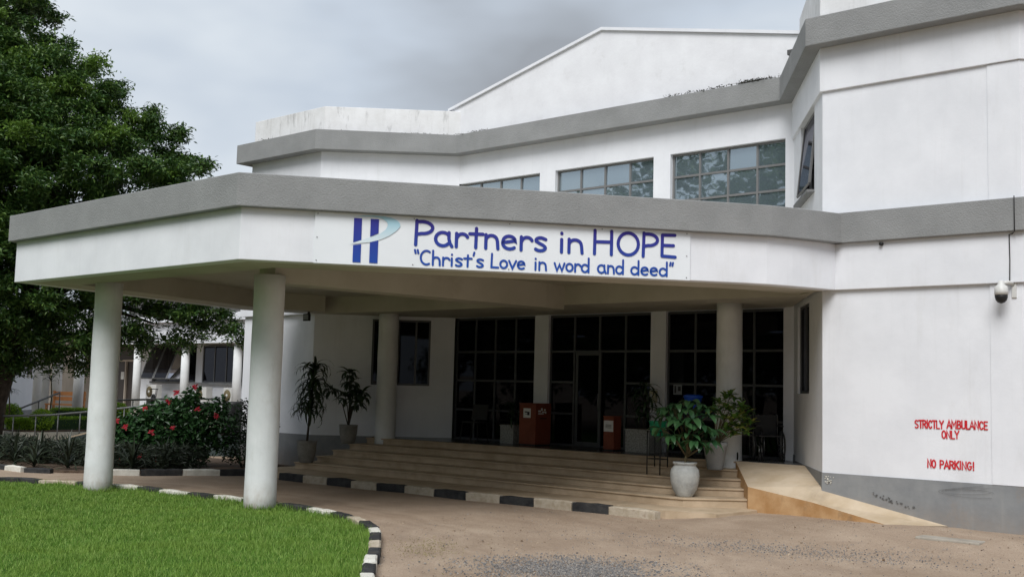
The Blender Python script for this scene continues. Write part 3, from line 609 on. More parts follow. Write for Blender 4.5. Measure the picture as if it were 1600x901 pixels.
def ribbon(mb, pts, w, put, h, rounded=True):
    """flat stroke with round ends, put(x, y, h) places it; each stroke is its own thin slab"""
    P = [Vector(p) for p in pts]; n = len(P)
    if (P[0] - P[-1]).length < 1e-4: closed = True
    else: closed = False
    Lf, Rt = [], []
    for i in range(n):
        if closed: a, b = P[(i - 1) % (n - 1)], P[(i + 1) % (n - 1)]
        else: a, b = P[max(i - 1, 0)], P[min(i + 1, n - 1)]
        d1 = (P[i] - a).normalized() if (P[i] - a).length > 1e-9 else None; d2 = (b - P[i]).normalized() if (b - P[i]).length > 1e-9 else None
        ds = [d for d in (d1, d2) if d is not None]; ns = [Vector((-d.y, d.x)) for d in ds]; m = sum(ns, Vector((0, 0))).normalized()
        k = w / 2 / max(.45, m.dot(ns[0])); Lf.append(P[i] + m * k); Rt.append(P[i] - m * k)
    vs = [put(p.x, p.y, h) for p in Lf] + [put(p.x, p.y, h) for p in Rt]
    fs = [(i, i + 1, n + i + 1, n + i) for i in range(n - 1)]
    if not closed and rounded:
        for p, q, s in ((P[0], P[1], 0), (P[-1], P[-2], n - 1)):
            d = (p - q).normalized(); a0 = math.atan2(d.y, d.x); k0 = len(vs); c = [p + Vector((math.cos(a0 + R(t)), math.sin(a0 + R(t)))) * w / 2 for t in (-60, -30, 0, 30, 60)]
            vs += [put(v.x, v.y, h) for v in c]
            fs.append((s,) + tuple(k0 + i for i in ((0, 1, 2, 3, 4) if s else (0, 1, 2, 3, 4))) + (n + s,) if False else (n + s if s else s, *(k0 + i for i in range(5)), s if s else n + s))
    mb.add(vs, fs)
def lettering(text, x0, x1, base, cap, w, put, caps=False, xsc=None, jitter=0):
    adv = lambda ch: G[(ch + '_') if caps and ch + '_' in G else ch]
    tot = sum(adv(c)[0] for c in text); sx = (x1 - x0) / tot; x = x0; mb = MB()
    for ch in text:
        a, st = adv(ch); jy = random.uniform(-jitter, jitter)
        for k, s in enumerate(st): ribbon(mb, [(x + p[0] * sx, base + jy + p[1] * cap) for p in s], w * (random.uniform(.9, 1.1) if caps else 1), put, k * .0007)
        x += a * sx
    return mb
# ------------------------------------------------------------------ sign on the canopy
sdv = Vector((5.06, 6.63)).normalized(); snv = Vector((sdv.y, -sdv.x)); S0 = Vector((6.29, -11.13)) + sdv * 1.09
sign = thing('fascia_sign', 'long white name board with blue lettering on the canopy front', 'sign', (S0.x, S0.y, 3.95))
def sp(t, z, h=0): q = S0 + sdv * t + snv * (.034 + h); return (q.x, q.y, z)
MB().obox(tuple((S0 + sdv * 2.99 + snv * .016)) + (4.34,), (sdv.x * 2.99, sdv.y * 2.99, 0), (snv.x * .014, snv.y * .014, 0), (0, 0, .392)).build('board', M['signw'], sign)
def t_of(px): u = (px - 490) / 593.; return 6.0 * u * (1 + .055 * (u - 1)) if 0 else 5.96 * u / (1.048 - .048 * u)
put = lambda x, y, h: sp(x, y, .004 + h)
lettering('Partners', t_of(644), t_of(857), 4.30, .385, .053, put).build('lettering', M['ink'], sign, label='the words Partners in dark blue')
lettering('in', t_of(873), t_of(916), 4.30, .385, .053, put).build('lettering', M['ink'], sign)
lettering('HOPE', t_of(927), t_of(1064), 4.30, .385, .053, put).build('lettering', M['ink'], sign)
for s_, a, b in (('"Christ\'s', 645, 757), ('Love', 766, 823), ('in', 835, 857), ('word', 867, 925), ('and', 936, 980), ('deed^', 989, 1059)):
    lettering(s_, t_of(a), t_of(b), 4.0, .225, .033, put).build('lettering', M['ink'], sign)
def poly(pts, h, name, mat):
    vs = [sp(t, z, h) for t, z in pts]; MB().add(vs, [tuple(range(len(vs)))]).build(name, M[mat], sign)
sc_ = MB()
for tt in (.04, 1.5, 3.0, 4.5, 5.92):
    for z in (3.99, 4.34, 4.70):
        if z != 4.34 or tt in (.04, 5.92): a_ = sp(tt, z, -.002); b2_ = sp(tt, z, .004); sc_.tube([a_, b2_], .009, 8)
sc_.build('screws', M['chrome'], sign)
# logo: two bars cut by the swoosh, and the pale crescent
b0, b1, b2, b3 = t_of(550.5), t_of(563), t_of(576.5), t_of(589.5)
poly([(b0, 4.285), (b1, 4.325), (b1, 4.66), (b0, 4.66)], .005, 'logo_bar', 'inkbar'); poly([(b0, 3.985), (b1, 3.985), (b1, 4.265), (b0, 4.245)], .005, 'logo_bar', 'inkbar')
poly([(b2, 4.385), (b3, 4.445), (b3, 4.66), (b2, 4.66)], .005, 'logo_bar', 'inkbar'); poly([(b2, 3.985), (b3, 3.985), (b3, 4.34), (b2, 4.305)], .005, 'logo_bar', 'inkbar')
outer = [(t_of(a), b) for a, b in ((543, 4.252), (552, 4.266), (575, 4.298), (592, 4.345), (606, 4.41), (618, 4.50), (624, 4.58), (621, 4.64), (612, 4.685), (598, 4.71), (580, 4.715), (562, 4.70), (553, 4.68))]
inner = [(t_of(a), b) for a, b in ((553, 4.68), (566, 4.69), (582, 4.693), (594, 4.675), (602, 4.63), (604, 4.57), (600, 4.50), (592, 4.44), (577, 4.375), (563, 4.325), (552, 4.284), (543, 4.252))]
sw = MB(); Np = 12
def resamp(P, n):
    d = [0]
    for i in range(1, len(P)): d.append(d[-1] + math.dist(P[i], P[i - 1]))
    return [(float(np.interp(d[-1] * k / n, d, [p[0] for p in P])), float(np.interp(d[-1] * k / n, d, [p[1] for p in P]))) for k in range(n + 1)]
ro, ri = resamp(outer, 30), resamp(inner[::-1], 30)
sw.add([sp(t, z, .0062) for t, z in ro] + [sp(t, z, .0062) for t, z in ri], [(i, i + 1, 32 + i, 31 + i) for i in range(30)]); sw.build('logo_swoosh', M['pale'], sign)

# painted notices on the right hand wall
def wn(x, z, h): return (x, -2.985 - .006 - h, z)
nt1 = thing('painted_notice', 'red brush painted words STRICTLY AMBULANCE ONLY on the white wall', 'painted lettering', (13.8, -2.99, 1.5))
lettering('STRICTLY', 13.25, 13.715, 1.688, .122, .0215, wn, True, jitter=.003).build('lettering', M['red'], nt1)
lettering('AMBULANCE', 13.765, 14.39, 1.70, .122, .0215, wn, True, jitter=.003).build('lettering', M['red'], nt1)
lettering('ONLY', 13.68, 13.955, 1.54, .118, .0215, wn, True, jitter=.003).build('lettering', M['red'], nt1)
nt2 = thing('painted_notice', 'red brush painted words NO PARKING! low on the white wall', 'painted lettering', (13.8, -2.99, 1.05))
lettering('NO', 13.45, 13.59, 1.072, .12, .0225, wn, True, jitter=.003).build('lettering', M['red'], nt2)
lettering('PARKING!', 13.645, 14.19, 1.072, .12, .0225, wn, True, jitter=.003).build('lettering', M['red'], nt2)

# ------------------------------------------------------------------ steps, floor, ramp
st = thing('entrance_steps', 'wide worn cement steps leading up to the shaded entrance', 'steps', (4.5, -3, .1))
LV = [(.85, -1.7, -1.15, 7.75, 9.25, -1.25), (.71, -2.26, -1.15, 8.0, 9.55, -1.55), (.57, -2.78, -1.15, 8.55, 9.85, -1.95), (.43, -3.22, -1.2, 8.9, 10.08, -2.35), (.29, -3.72, -1.4, 9.35, 10.25, -2.8)]
prev = .0
for k, (z, y, xl, xk, xr, yr) in enumerate(LV):
    zlow = z - .15 if k < 4 else .05
    yb = -1.0 if k == 0 else LV[k - 1][1] + .12
    # nosing bows outward at the left end, and turns back toward the ramp on the right
    pts = [(xl, y - .22), (.6, y - .13), (3.2, y), (xk - .5, y), (xk, y + .02), (xr, yr)]
    back = [(xr, -1.0), (xl, -1.0)]
    body = [(p[0] + (.02 if i == 0 else 0), p[1] + .03) for i, p in enumerate(pts)] + [(xr, -.98), (xl + .02, -.98)]
    m = MB().prism(body, zlow, z - .03).prism(pts + back, z - .032, z).build('step', M['step'], st, bevel=.008)
MB().prism([(.02, .25), (9.45, .25), (9.45, .0), (10.35, -1.1), (9.3, -1.15), (7.6, -1.45), (3.2, -1.5), (.5, -1.55), (-1.0, -1.6), (-1.45, -1.45), (-.05, -.05)], .6, .854).build('porch_floor', M['floor'], st)
MB().prism([(-1.0, -2.9), (9.0, -2.9), (9.9, -2.0), (9.9, -1.2), (-1.0, -1.2)], .0, .38).build('core', M['step'], st)
rp = thing('access_ramp', 'cement wheelchair ramp with orange stained side beside the grey plinth', 'ramp', (10.5, -2.6, 0))
TL, TR, CR, CL, WR, WL, TIPR, TIPL = (9.1, -1.42, .86), (10.55, -1.35, .86), (11.62, -2.93, .62), (10.23, -2.95, .52), (11.7, -2.99, .61), 0, (13.78, -2.99, .175), (13.0, -3.55, .165)
MID = (11.6, -3.3, .33)
v = [TL, TR, CR, CL, TIPR, TIPL, (11.6, -3.25, .38)]; low = [(a, b, -.05) for a, b, c in v]; n = len(v)
MB().add(v, [(0, 1, 2, 3), (3, 2, 4, 5, 6)]).build('surface', M['rampc'], rp)
MB().add([TL, CL, v[6], TIPL] + [(TL[0], TL[1], -.05), (CL[0], CL[1], -.05), (v[6][0], v[6][1], -.05), (TIPL[0], TIPL[1], -.05)], [(0, 4, 5, 1), (1, 5, 6, 2), (2, 6, 7, 3)]).build('side', M['rampside'], rp)
sb = MB().box(13.83, 14.75, -4.5, -4.2, 0, .15); cs = sb.build('cover_slab', M['slab'], bevel=.02); cs.rotation_euler = (0, 0, 0)
tag(cs, 'thin concrete cover slab lying in the dirt near the right wall', 'concrete slab')
# ------------------------------------------------------------------ gravel
def stones(n, fn, smin, smax, name, label):
    base = np.array([(-1, -1, -1), (1, -1, -1), (1, 1, -1), (-1, 1, -1), (-1, -1, 1), (1, -1, 1), (1, 1, 1), (-1, 1, 1)], float) * (1, .8, .55)
    fc = np.array([(3, 2, 1, 0), (4, 5, 6, 7), (0, 1, 5, 4), (1, 2, 6, 5), (2, 3, 7, 6), (3, 0, 4, 7)])
    V, F = [], []
    for i in range(n):
        x, y = fn(); s = smin * (smax / smin) ** (random.random() ** 2.2); a = random.uniform(0, 6.28); c, d = math.cos(a), math.sin(a)
        q = base * s * rng.uniform(.6, 1.1, (8, 3)); q[4:, :2] *= .7
        V.append(np.stack([q[:, 0] * c - q[:, 1] * d + x, q[:, 0] * d + q[:, 1] * c + y, q[:, 2] + gz(x, y) + s * .25], 1)); F.append(fc + 8 * i)
    npmesh(name, np.concatenate(V), np.concatenate(F), M['stone'], label=label, cat='gravel')
def cluster(c, rx, ry, a):
    def f():
        u, v_ = random.gauss(0, 1) * rx, random.gauss(0, 1) * ry; return c[0] + u * math.cos(a) - v_ * math.sin(a), c[1] + u * math.sin(a) + v_ * math.cos(a)
    return f
RD = math.atan2(.658, .7526)
stones(7500, cluster((11.9, -10.1), .62, .5, RD), .005, .015, 'gravel', 'patch of loose grey gravel in the middle foreground')
stones(1700, cluster((13.0, -6.4), 1.2, .42, .3), .005, .013, 'gravel', 'scatter of small stones in front of the ramp')
def anyw():
    while True:
        x, y = random.uniform(7, 19), random.uniform(-14, -3.4)
        if (x < 11.5 and y > -4.7) or (y < -9.5 and x < 8 + (-y - 9.5)): continue
        return x, y
stones(1500, anyw, .004, .011, 'gravel', 'sparse pebbles strewn over the brown dirt yard')

# brown pebbles and crumbs of earth
M['scuff'] = plain('worn dark scuff', (.12, .12, .12), .8, .2); M['hair'] = plain('hairline crack', (.42, .42, .43), .9, .1)
M['peb'] = leafmat('brown pebble', (.14, .095, .065), (.44, .35, .26), rough=.95, spec=.1, trans=0)
_st = M['stone']; M['stone'] = M['peb']; stones(160, anyw, .01, .026, 'gravel', 'few larger loose brown stones lying about the yard'); stones(7000, anyw, .003, .010, 'gravel', 'fine brown crumbs of earth spread over the yard'); M['stone'] = _st
# scuffs: pencil loops and flaked paint on the plinth, a patched crack on the gable
m = MB(); pz_ = lambda x, z, h: (x, -3.008 - h, z)
for k in range(3): ribbon(m, [(14.05 + .42 * math.cos(a + k * .3) * (1 - .12 * k), .74 + .045 * math.sin(a * 1.0 + k) + .03 * k - .01 * a) for a in [i * .35 for i in range(18)]], .0035, pz_, .0006 * k)
m.build('scuff_mark', M['scuff'], B_)
m = MB()
for i in range(22):
    x, z = 11.76 + random.uniform(-.05, .12), .74 + random.uniform(-.07, .09); r_ = random.uniform(.006, .02); m.add([(x + r_ * math.cos(t) * random.uniform(.5, 1.3), -3.0045, z + r_ * math.sin(t) * random.uniform(.5, 1.3)) for t in (0, 1.2, 2.4, 3.7, 5)], [(0, 1, 2, 3, 4)])
m.build('flaked_paint', M['kw'], B_, kind='stuff')
m = MB()
for i in range(26):
    x = 12.5 + random.random() * .75; z = .60 - (x - 12.5) * .28 + random.uniform(-.03, .03); r_ = random.uniform(.006, .02); m.add([(x + r_ * 1.5 * math.cos(t) * random.uniform(.5, 1.3), -3.0045, z + r_ * math.sin(t) * random.uniform(.5, 1.3)) for t in (0, 1.2, 2.4, 3.7, 5)], [(0, 1, 2, 3, 4)])
m.build('scuff_mark', M['scuff'], B_, kind='stuff')
# ------------------------------------------------------------------ leaves as objects
def leafmesh(name, L_, Wd, mat, droop=.6, nseg=5, fold=.18, shape='oval', crinkle=0):
    """leaf along +x from the origin, arching down"""
    vs, fs = [], []; x = z = 0; ang = .25
    for i in range(nseg + 1):
        t = i / nseg; wv = (math.sin(math.pi * min(1, t * .93 + .05)) ** .8 if shape == 'oval' else (1 - t) ** .55 * min(1, t * 6 + .3)) * Wd / 2
        if i == nseg: wv = Wd * .02
        cz = crinkle * math.sin(i * 2.4); vs += [(x, -wv, z + wv * fold * 2 + cz), (x, 0, z), (x, wv, z + wv * fold * 2 - cz)]
        x += L_ / nseg * math.cos(ang); z += L_ / nseg * math.sin(ang); ang -= droop * 2 / nseg * (1 + .4 * t)
    for i in range(nseg): a = i * 3; fs += [(a, a + 3, a + 4, a + 1), (a + 1, a + 4, a + 5, a + 2)]
    m = MB(); m.add(vs, fs, True); return m.mesh(name, mat)
LM = {'u': [leafmesh('leaf', .34, .125, M['uleaf'], d, 6) for d in (.35, .6, .85)], 'v': [leafmesh('leaf', .21, .075, M['vleaf'], d, 4) for d in (.35, .7)],
      'd': [leafmesh('leaf', .60, .075, M['drac'], d, 8, shape='strap', crinkle=.008) for d in (.9, 1.25, 1.6)], 'e': [leafmesh('leaf', .32, .085, M['drac'], d, 5) for d in (.5, .9, 1.3)],
      's': [leafmesh('leaf', .62, .055, M['spike'], d, 5, shape='strap') for d in (.25, .6, 1.1)], 'f': [leafmesh('petal', .15, .06, M['flower'], d, 3) for d in (.2, .5)]}
def whorl(parent, c, n, kind, elev=(.0, .5), tilt=0, sc=(.8, 1.15), ph=None, name='leaf', azr=None):
    ph = random.uniform(0, 6.28) if ph is None else ph
    for i in range(n):
        az = ph + 6.283 * i / n + random.uniform(-.2, .2); s = random.uniform(*sc); ly = -random.uniform(*elev)
        inst(name, random.choice(LM[kind]), parent, c, (random.uniform(-.3, .3), ly, az), (s, s, s))
def pot_round(t, mat, h, rmax, rm, rb, prof=None):
    pr = prof or [(rb, 0), (rb * 1.08, .02), (rmax * .84, h * .22), (rmax * .97, h * .45), (rmax, h * .62), (rmax * .95, h * .78), (rm * .93, h * .88), (rm * .9, h * .92), (rm, h * .94), (rm * 1.02, h), (rm * .88, h), (rm * .82, h * .9), (.01, h * .88)]
    MB().lathe(pr, n=32).build('pot', M[mat], t, world=False); MB().lathe([(rm * .86, h * .885), (rm * .5, h * .91), (.01, h * .9)], n=16).build('soil', M['soil'], t, world=False)
# large umbrella-leaved plant
t = thing('potted_plant', 'big glossy umbrella leaved plant in a stained white round pot on the lowest step', 'potted plant', (9.2, -3.4, .29))
pot_round(t, 'potw', .62, .265, .215, .14)
MB().tube([(0, 0, .5), (.02, 0, .75), (.06, .02, .95), (.04, .02, 1.2)], [.025, .02, .016, .012]).build('stem', M['stem'], t, world=False)
ax_r = Vector((.7526, .658, 0)); ax_f = Vector((-.657, .748, 0))
def along(s, z, d): q = ax_r * s + ax_f * d; return (q.x, q.y, z)
for s, z, d in ((-.16, 1.63, .0), (.22, 1.66, .05), (.0, 1.55, -.1), (-.34, 1.42, .05), (.10, 1.40, -.26), (.42, 1.45, 0), (-.44, 1.2, .0), (.02, 1.12, -.22), (.32, 1.18, -.12), (.5, 1.18, .12), (-.2, 1.36, -.15), (.28, .93, -.12), (-.12, .95, .1), (.1, 1.7, .15), (-.3, 1.55, .1), (-.05, 1.3, -.3), (.12, 1.0, -.3), (-.32, 1.58, .1), (.36, 1.58, .1), (-.28, 1.08, -.15), (.46, .98, 0), (.2, 1.28, -.3)):
    a, b = (.04, .02, 1.1), along(s, z, d); MB().tube([(0.03, .01, max(.7, z - .55)), tuple(Vector((.04, .02, z - .25)).lerp(Vector(b), .6)), b], [.012, .009, .006], 6).build('branch', M['stem'], t, world=False)
    whorl(t, b, random.choice((7, 8, 9)), 'u', (-.4, .1), sc=(.72, 1.05))
# variegated plant
t = thing('potted_plant', 'yellow green variegated shrub in a tapered grey pot beside the column', 'potted plant', (9.0, -2.02, .71))
MB().lathe([(.145, 0), (.15, .02), (.225, .44), (.24, .46), (.24, .52), (.2, .52), (.19, .46), (.01, .45)], n=28).build('pot', M['potg'], t, world=False); MB().lathe([(.19, .46), (.01, .48)], n=14).build('soil', M['soil'], t, world=False)
for s, z, d in ((.2, 1.35, 0), (.05, 1.25, -.1), (.36, 1.2, 0), (.5, 1.08, .05), (.22, 1.12, -.2), (.4, .98, -.1), (.55, .92, 0), (.3, .85, -.2), (.12, .98, -.2), (.46, .78, -.1), (.62, 1.06, .1), (.34, .66, -.1), (.18, .74, -.15), (.3, 1.42, .1), (.0, 1.1, .1), (.58, .7, 0), (.4, 1.34, .1), (.28, .98, -.3), (.48, 1.18, -.1), (.15, 1.18, -.25), (.66, .86, 0), (.38, .8, -.25)):
    b = along(s, z, d); MB().tube([(0, 0, .48), tuple(Vector((0, 0, .6)).lerp(Vector(b), .5)), b], [.011, .008, .005], 5).build('branch', M['stem'], t, world=False)
    whorl(t, b, 12, 'v', (-.1, .9), sc=(.75, 1.2))
# dracaena with drooping straps
t = thing('potted_plant', 'tall dark drooping strap leaved plant in round pot at left end of the steps', 'potted plant', (-1.05, -3.85, .29))
pot_round(t, 'potd', .52, .235, .235, .15, [(.15, 0), (.17, .02), (.225, .28), (.225, .42), (.235, .46), (.245, .52), (.21, .52), (.2, .47), (.01, .46)])
MB().tube([(0, 0, .45), (.02, .02, 1.0), (.06, .04, 1.6), (.08, .06, 2.2)], [.03, .025, .02, .015]).build('stem', M['twig'], t, world=False)
for k in range(13): whorl(t, (.02 + .006 * k, .02 + .004 * k, 1.12 + .088 * k), 11, 'd', (.15, .8) if k < 10 else (.6, 1.2), sc=(.85, 1.2))
t = thing('potted_plant', 'branching dark dracaena with several leaf heads beside the rear left column', 'potted plant', (-1.2, -2.45, .71))
pot_round(t, 'potd', .46, .225, .225, .16, [(.15, 0), (.165, .02), (.22, .26), (.225, .4), (.235, .46), (.2, .46), (.19, .42), (.01, .41)])
for s, z, d in ((-.02, 1.72, 0), (-.5, 1.32, .1), (.12, 1.3, 0), (.3, 1.22, .0), (-.1, 1.15, -.1), (.02, 1.5, .05), (.2, 1.02, -.05)):
    b = along(s, z, d); MB().tube([(0, 0, .4), tuple(Vector((0, 0, .75)).lerp(Vector(b), .35)), b], [.016, .012, .008], 6).build('stem', M['twig'], t, world=False)
    whorl(t, b, 11, 'e', (-.3, .9), sc=(.9, 1.3)); whorl(t, (b[0], b[1], b[2] - .07), 8, 'e', (-.5, .2), sc=(.8, 1.15))
# box planters by the doors
def boxplanter(loc, wx, wy, h, label):
    t = thing('potted_plant', label, 'potted plant', loc)
    m = MB().box(-wx / 2, wx / 2, -wy / 2, wy / 2, 0, h - .03); m.box(-wx / 2 - .015, wx / 2 + .015, -wy / 2 - .015, wy / 2 + .015, h - .03, h)
    m.build('planter_box', M['granite'], t, world=False, bevel=.006); MB().box(-wx / 2 + .04, wx / 2 - .04, -wy / 2 + .04, wy / 2 - .04, h, h + .012).build('soil', M['soil'], t, world=False)
    return t
t = boxplanter((2.42, -.4, .855), .42, .42, .44, 'square grey planter with thin spiky plant left of the large red box')
for k in range(3): whorl(t, (0, 0, .5 + .14 * k), 9, 'd', (.7, 1.35), sc=(.7, 1.1))
t = boxplanter((6.3, -.5, .855), .62, .5, .5, 'wide grey stone planter with drooping dark plant right of the small red box')
MB().tube([(0, 0, .45), (.03, 0, 1.3)], .02).build('stem', M['twig'], t, world=False)
for k in range(6): whorl(t, (.02, 0, .75 + .13 * k), 9, 'd', (-.1, .7), sc=(.7, 1.05))

# ------------------------------------------------------------------ red boxes
def redbox(loc, wx, wy, h, label):
    t = thing('donation_box', label, 'box', loc, 0, None); m = MB().box(-wx / 2, wx / 2, -wy / 2, wy / 2, .03, h); m.build('body', M['redbox'], t, world=False, bevel=.008)
    MB().box(-wx / 2 + .02, wx / 2 - .02, -wy / 2 + .02, wy / 2 - .02, 0, .03).build('base', M['blk'], t, world=False); MB().box(-wx / 2 - .008, wx / 2 + .008, -wy / 2 - .008, wy / 2 + .008, h, h + .02).build('lid', M['redbox'], t, world=False); return t
t = redbox((3.25, -.55, .855), .50, .56, .96, 'large red wooden box with a notice, left of the glass doors')
MB().box(-.12, .1, -.287, -.282, .64, .86).build('notice', M['paper'], t, world=False)
m = MB(); m.box(-.08, .0, -.2885, -.287, .76, .79); m.box(.0, .07, -.2885, -.287, .70, .78); m.box(-.06, .06, -.2885, -.287, .72, .735); m.build('notice_print', M['inkblk'], t, world=False)
m = MB()
for y, z, a, b in ((-.14, .80, .05, .02), (-.06, .84, .03, .03), (.0, .78, .05, .015), (-.09, .74, .1, .012), (.05, .83, .03, .02), (.08, .77, .025, .025)): m.box(.2505, .2525, y - a, y + a, z - b, z + b)
m.build('faded_print', M['paper'], t, world=False); MB().box(.2505, .2535, -.12, .12, .62, .645).build('slot', M['blk'], t, world=False)
t = redbox((5.62, -.72, .855), .28, .28, .74, 'small red wooden box with a white paper, right of the glass doors')
m = MB().box(-.125, .125, -.147, -.142, .42, .66); m.build('notice', M['paper'], t, world=False)
m = MB(); [m.box(-.08, .08, -.1485, -.147, z, z + .012) for z in (.5, .53, .56)]; m.build('notice_print', M['inkblk'], t, world=False)

# ------------------------------------------------------------------ hand washing stand
t = thing('hand_wash_stand', 'black metal stand with a green basin standing on the steps', 'stand', (8.0, -2.5, .57))
for x in (-.15, .15):
    for y in (-.13, .13): MB().tube([(x, y, 0 if y < 0 else .14), (x, y, .84)], .012, 6).build('leg', M['blk'], t, world=False)
m = MB(); [m.tube([(-.15, y, z), (.15, y, z)], .009, 6) for y in (-.13, .13) for z in (.3, .82)]; [m.tube([(x, -.13, z), (x, .13, z)], .009, 6) for x in (-.15, .15) for z in (.3, .82)]; m.build('brace', M['blk'], t, world=False)
MB().lathe([(.11, .74), (.13, .76), (.165, 1.0), (.18, 1.01), (.18, 1.03), (.155, 1.02), (.12, .78), (.01, .77)], n=24).build('basin', M['green'], t, world=False)
t = thing('water_bucket', 'blue plastic water bucket with a lid behind the umbrella plant', 'bucket', (7.98, -1.2, .855))
MB().lathe([(.13, .86), (.175, 1.15), (.18, 1.2), (.2, 1.21), (.2, 1.25), (.15, 1.27), (.01, 1.28)], n=28).build('body', M['blue'], t, world=False)
m = MB(); [m.tube([(x, y, 0), (x * .8, y * .8, .86)], .014, 6) for x in (-.16, .16) for y in (-.16, .16)]; m.ring((0, 0, .86), .13, .01, 'z'); m.build('stand_frame', M['blk'], t, world=False); MB().tube([(0, -.13, .92), (0, -.19, .92), (0, -.2, .89)], .012).build('tap', M['chrome'], t, world=False)
t = thing('dispenser', 'cream soap dispenser box fixed to the pier right of the doors', 'dispenser', (6.24, 0, 1.93))
MB().box(6.16, 6.32, -.1, -.002, 1.93, 2.2).build('case', M['cream'], t, bevel=.015); MB().box(6.19, 6.24, -.108, -.101, 2.0, 2.12).build('window_slot', M['paper'], t)
# wheelchairs
def wheelchair(loc, rz, label):
    t = thing('wheelchair', label, 'wheelchair', loc, rz, 'wheelchairs parked beside the front column')
    for s in (-.28, .28):
        w_ = MB().ring((s, 0, .305), .29, .014, 'x', 32, 6).build('wheel', M['blk'], t, world=False)
        m = MB(); [m.tube([(s, 0, .305), (s, .28 * math.cos(a), .305 + .28 * math.sin(a))], .003, 3, smooth=False) for a in [i * math.pi / 8 for i in range(16)]]; m.ring((s * 1.1, 0, .305), .25, .007, 'x', 28, 5); m.build('spokes', M['chrome'], w_, world=False)
        MB().ring((s * .85, -.4, .09), .075, .015, 'x', 16, 5).build('caster', M['blk'], t, world=False)
        MB().tube([(s * .85, -.4, .12), (s * .85, -.38, .3), (s * .85, .18, .32), (s * .85, .2, .9), (s * .85, .32, .92)], .013, 6).build('side_frame', M['chrome'], t, world=False)
        MB().box(s * .85 - .03, s * .85 + .03, -.25, .15, .68, .71).build('armrest', M['blk'], t, world=False)
    MB().box(-.22, .22, -.25, .18, .48, .51).build('seat', M['blk'], t, world=False); MB().box(-.22, .22, .18, .2, .5, .9).build('backrest', M['blk'], t, world=False); return t
wheelchair((8.98, -.75, .855), R(35), 'black wheelchair nearest the column, parked before the right window')
wheelchair((9.35, -.62, .855), R(40), 'black wheelchair parked against the right pier of the entrance')
t = thing('metal_chair', 'dark metal chair standing in front of the left entrance window', 'chair', (1.35, -.6, .855), R(10))
for x in (-.22, .22):
    for y in (-.2, .2): MB().tube([(x * 1.15, y * 1.2, 0), (x, y, .45)], .012, 6).build('leg', M['blk'], t, world=False)
MB().box(-.24, .24, -.22, .22, .45, .48).build('seat', M['blk'], t, world=False); MB().hexa([(-.23, .2, .52), (.23, .2, .52), (.23, .22, .52), (-.23, .22, .52)], [(-.22, .27, .9), (.22, .27, .9), (.22, .29, .9), (-.22, .29, .9)]).build('backrest', M['blk'], t, world=False)
t = thing('window_notice', 'pale printed notice stuck inside the right entrance window', 'notice', (6.8, .05, 2.2))
MB().box(6.68, 6.9, .07, .075, 2.12, 2.34).build('sheet', M['tile'], t); m = MB(); m.box(6.71, 6.75, .066, .069, 2.15, 2.31); m.box(6.8, 6.87, .066, .069, 2.2, 2.3); m.build('print', M['inkblk'], t)
for x, y, rz in ((8.6, 2.0, .0), (2.2, 2.4, 0.)):
    t = thing('ceiling_light', 'white fluorescent strip glowing inside behind the %s window' % ('right' if x > 5 else 'left'), 'ceiling light', (x, y, 3.6)); L_ = .6 if x > 5 else .18
    MB().box(x - L_, x + L_, y - .03, y + .03, 3.56, 3.6).build('tube', M['tube'], t); MB().box(x - L_ - .05, x + L_ + .05, y - .06, y + .06, 3.6, 3.66).build('housing', M['metalw'], t)
# CCTV dome
# weeds along the road side of the lawn kerb
wp = np.stack([rng.normal(0, 1, 500), rng.normal(0, 1, 500), np.full(500, .01)], 1) * (.55, .22, 1) ; wp = np.stack([9.6 + wp[:, 0] * .7 + wp[:, 1] * .7, -10.3 - wp[:, 0] * .7 + wp[:, 1] * .9, wp[:, 2]], 1)
V, F = leafcloud(wp, .035, .008, droop=-.5); npmesh('weeds', V, F, M['dryweed'], label='sparse yellow weeds in the dirt beside the lawn kerb bend', cat='weeds')
t = thing('security_camera', 'white dome security camera with black eye on the right wall', 'camera', (14.72, -3.05, 3.85))
MB().box(14.78, 14.85, -3.02, -2.995, 3.72, 3.97).build('wall_plate', M['metalw'], t, bevel=.004); MB().tube([(14.8, -3.01, 3.93), (14.76, -3.12, 3.95), (14.7, -3.2, 3.93)], .032).build('arm', M['metalw'], t)
MB().lathe([(.03, .12), (.045, .11), (.05, .06), (.09, .03), (.1, -.04), (.1, -.1)][::-1], (14.69, -3.22, 3.85)).build('shell', M['metalw'], t)
MB().lathe([(.008, -.23), (.05, -.215), (.08, -.18), (.093, -.13), (.093, -.1)], (14.69, -3.22, 3.85)).build('dome', M['blk'], t)
m = MB().tube([(14.88, -3.165, 5.27), (14.88, -3.165, 4.72), (14.82, -3.07, 4.70), (14.77, -3.065, 4.69), (14.775, -3.065, 4.3), (14.77, -3.07, 3.96)], .008, 6)
o = m.build('cable', M['cable']); tag(o, 'thin black cable running down the grey band to the dome camera', 'cable')
o = MB().tube([(12.75, -3.06, 4.68), (12.75, -3.11, 4.68)], .03, 10).build('pipe_stub', M['blk']); tag(o, 'small black pipe stub under the grey band above the right wall', 'pipe')

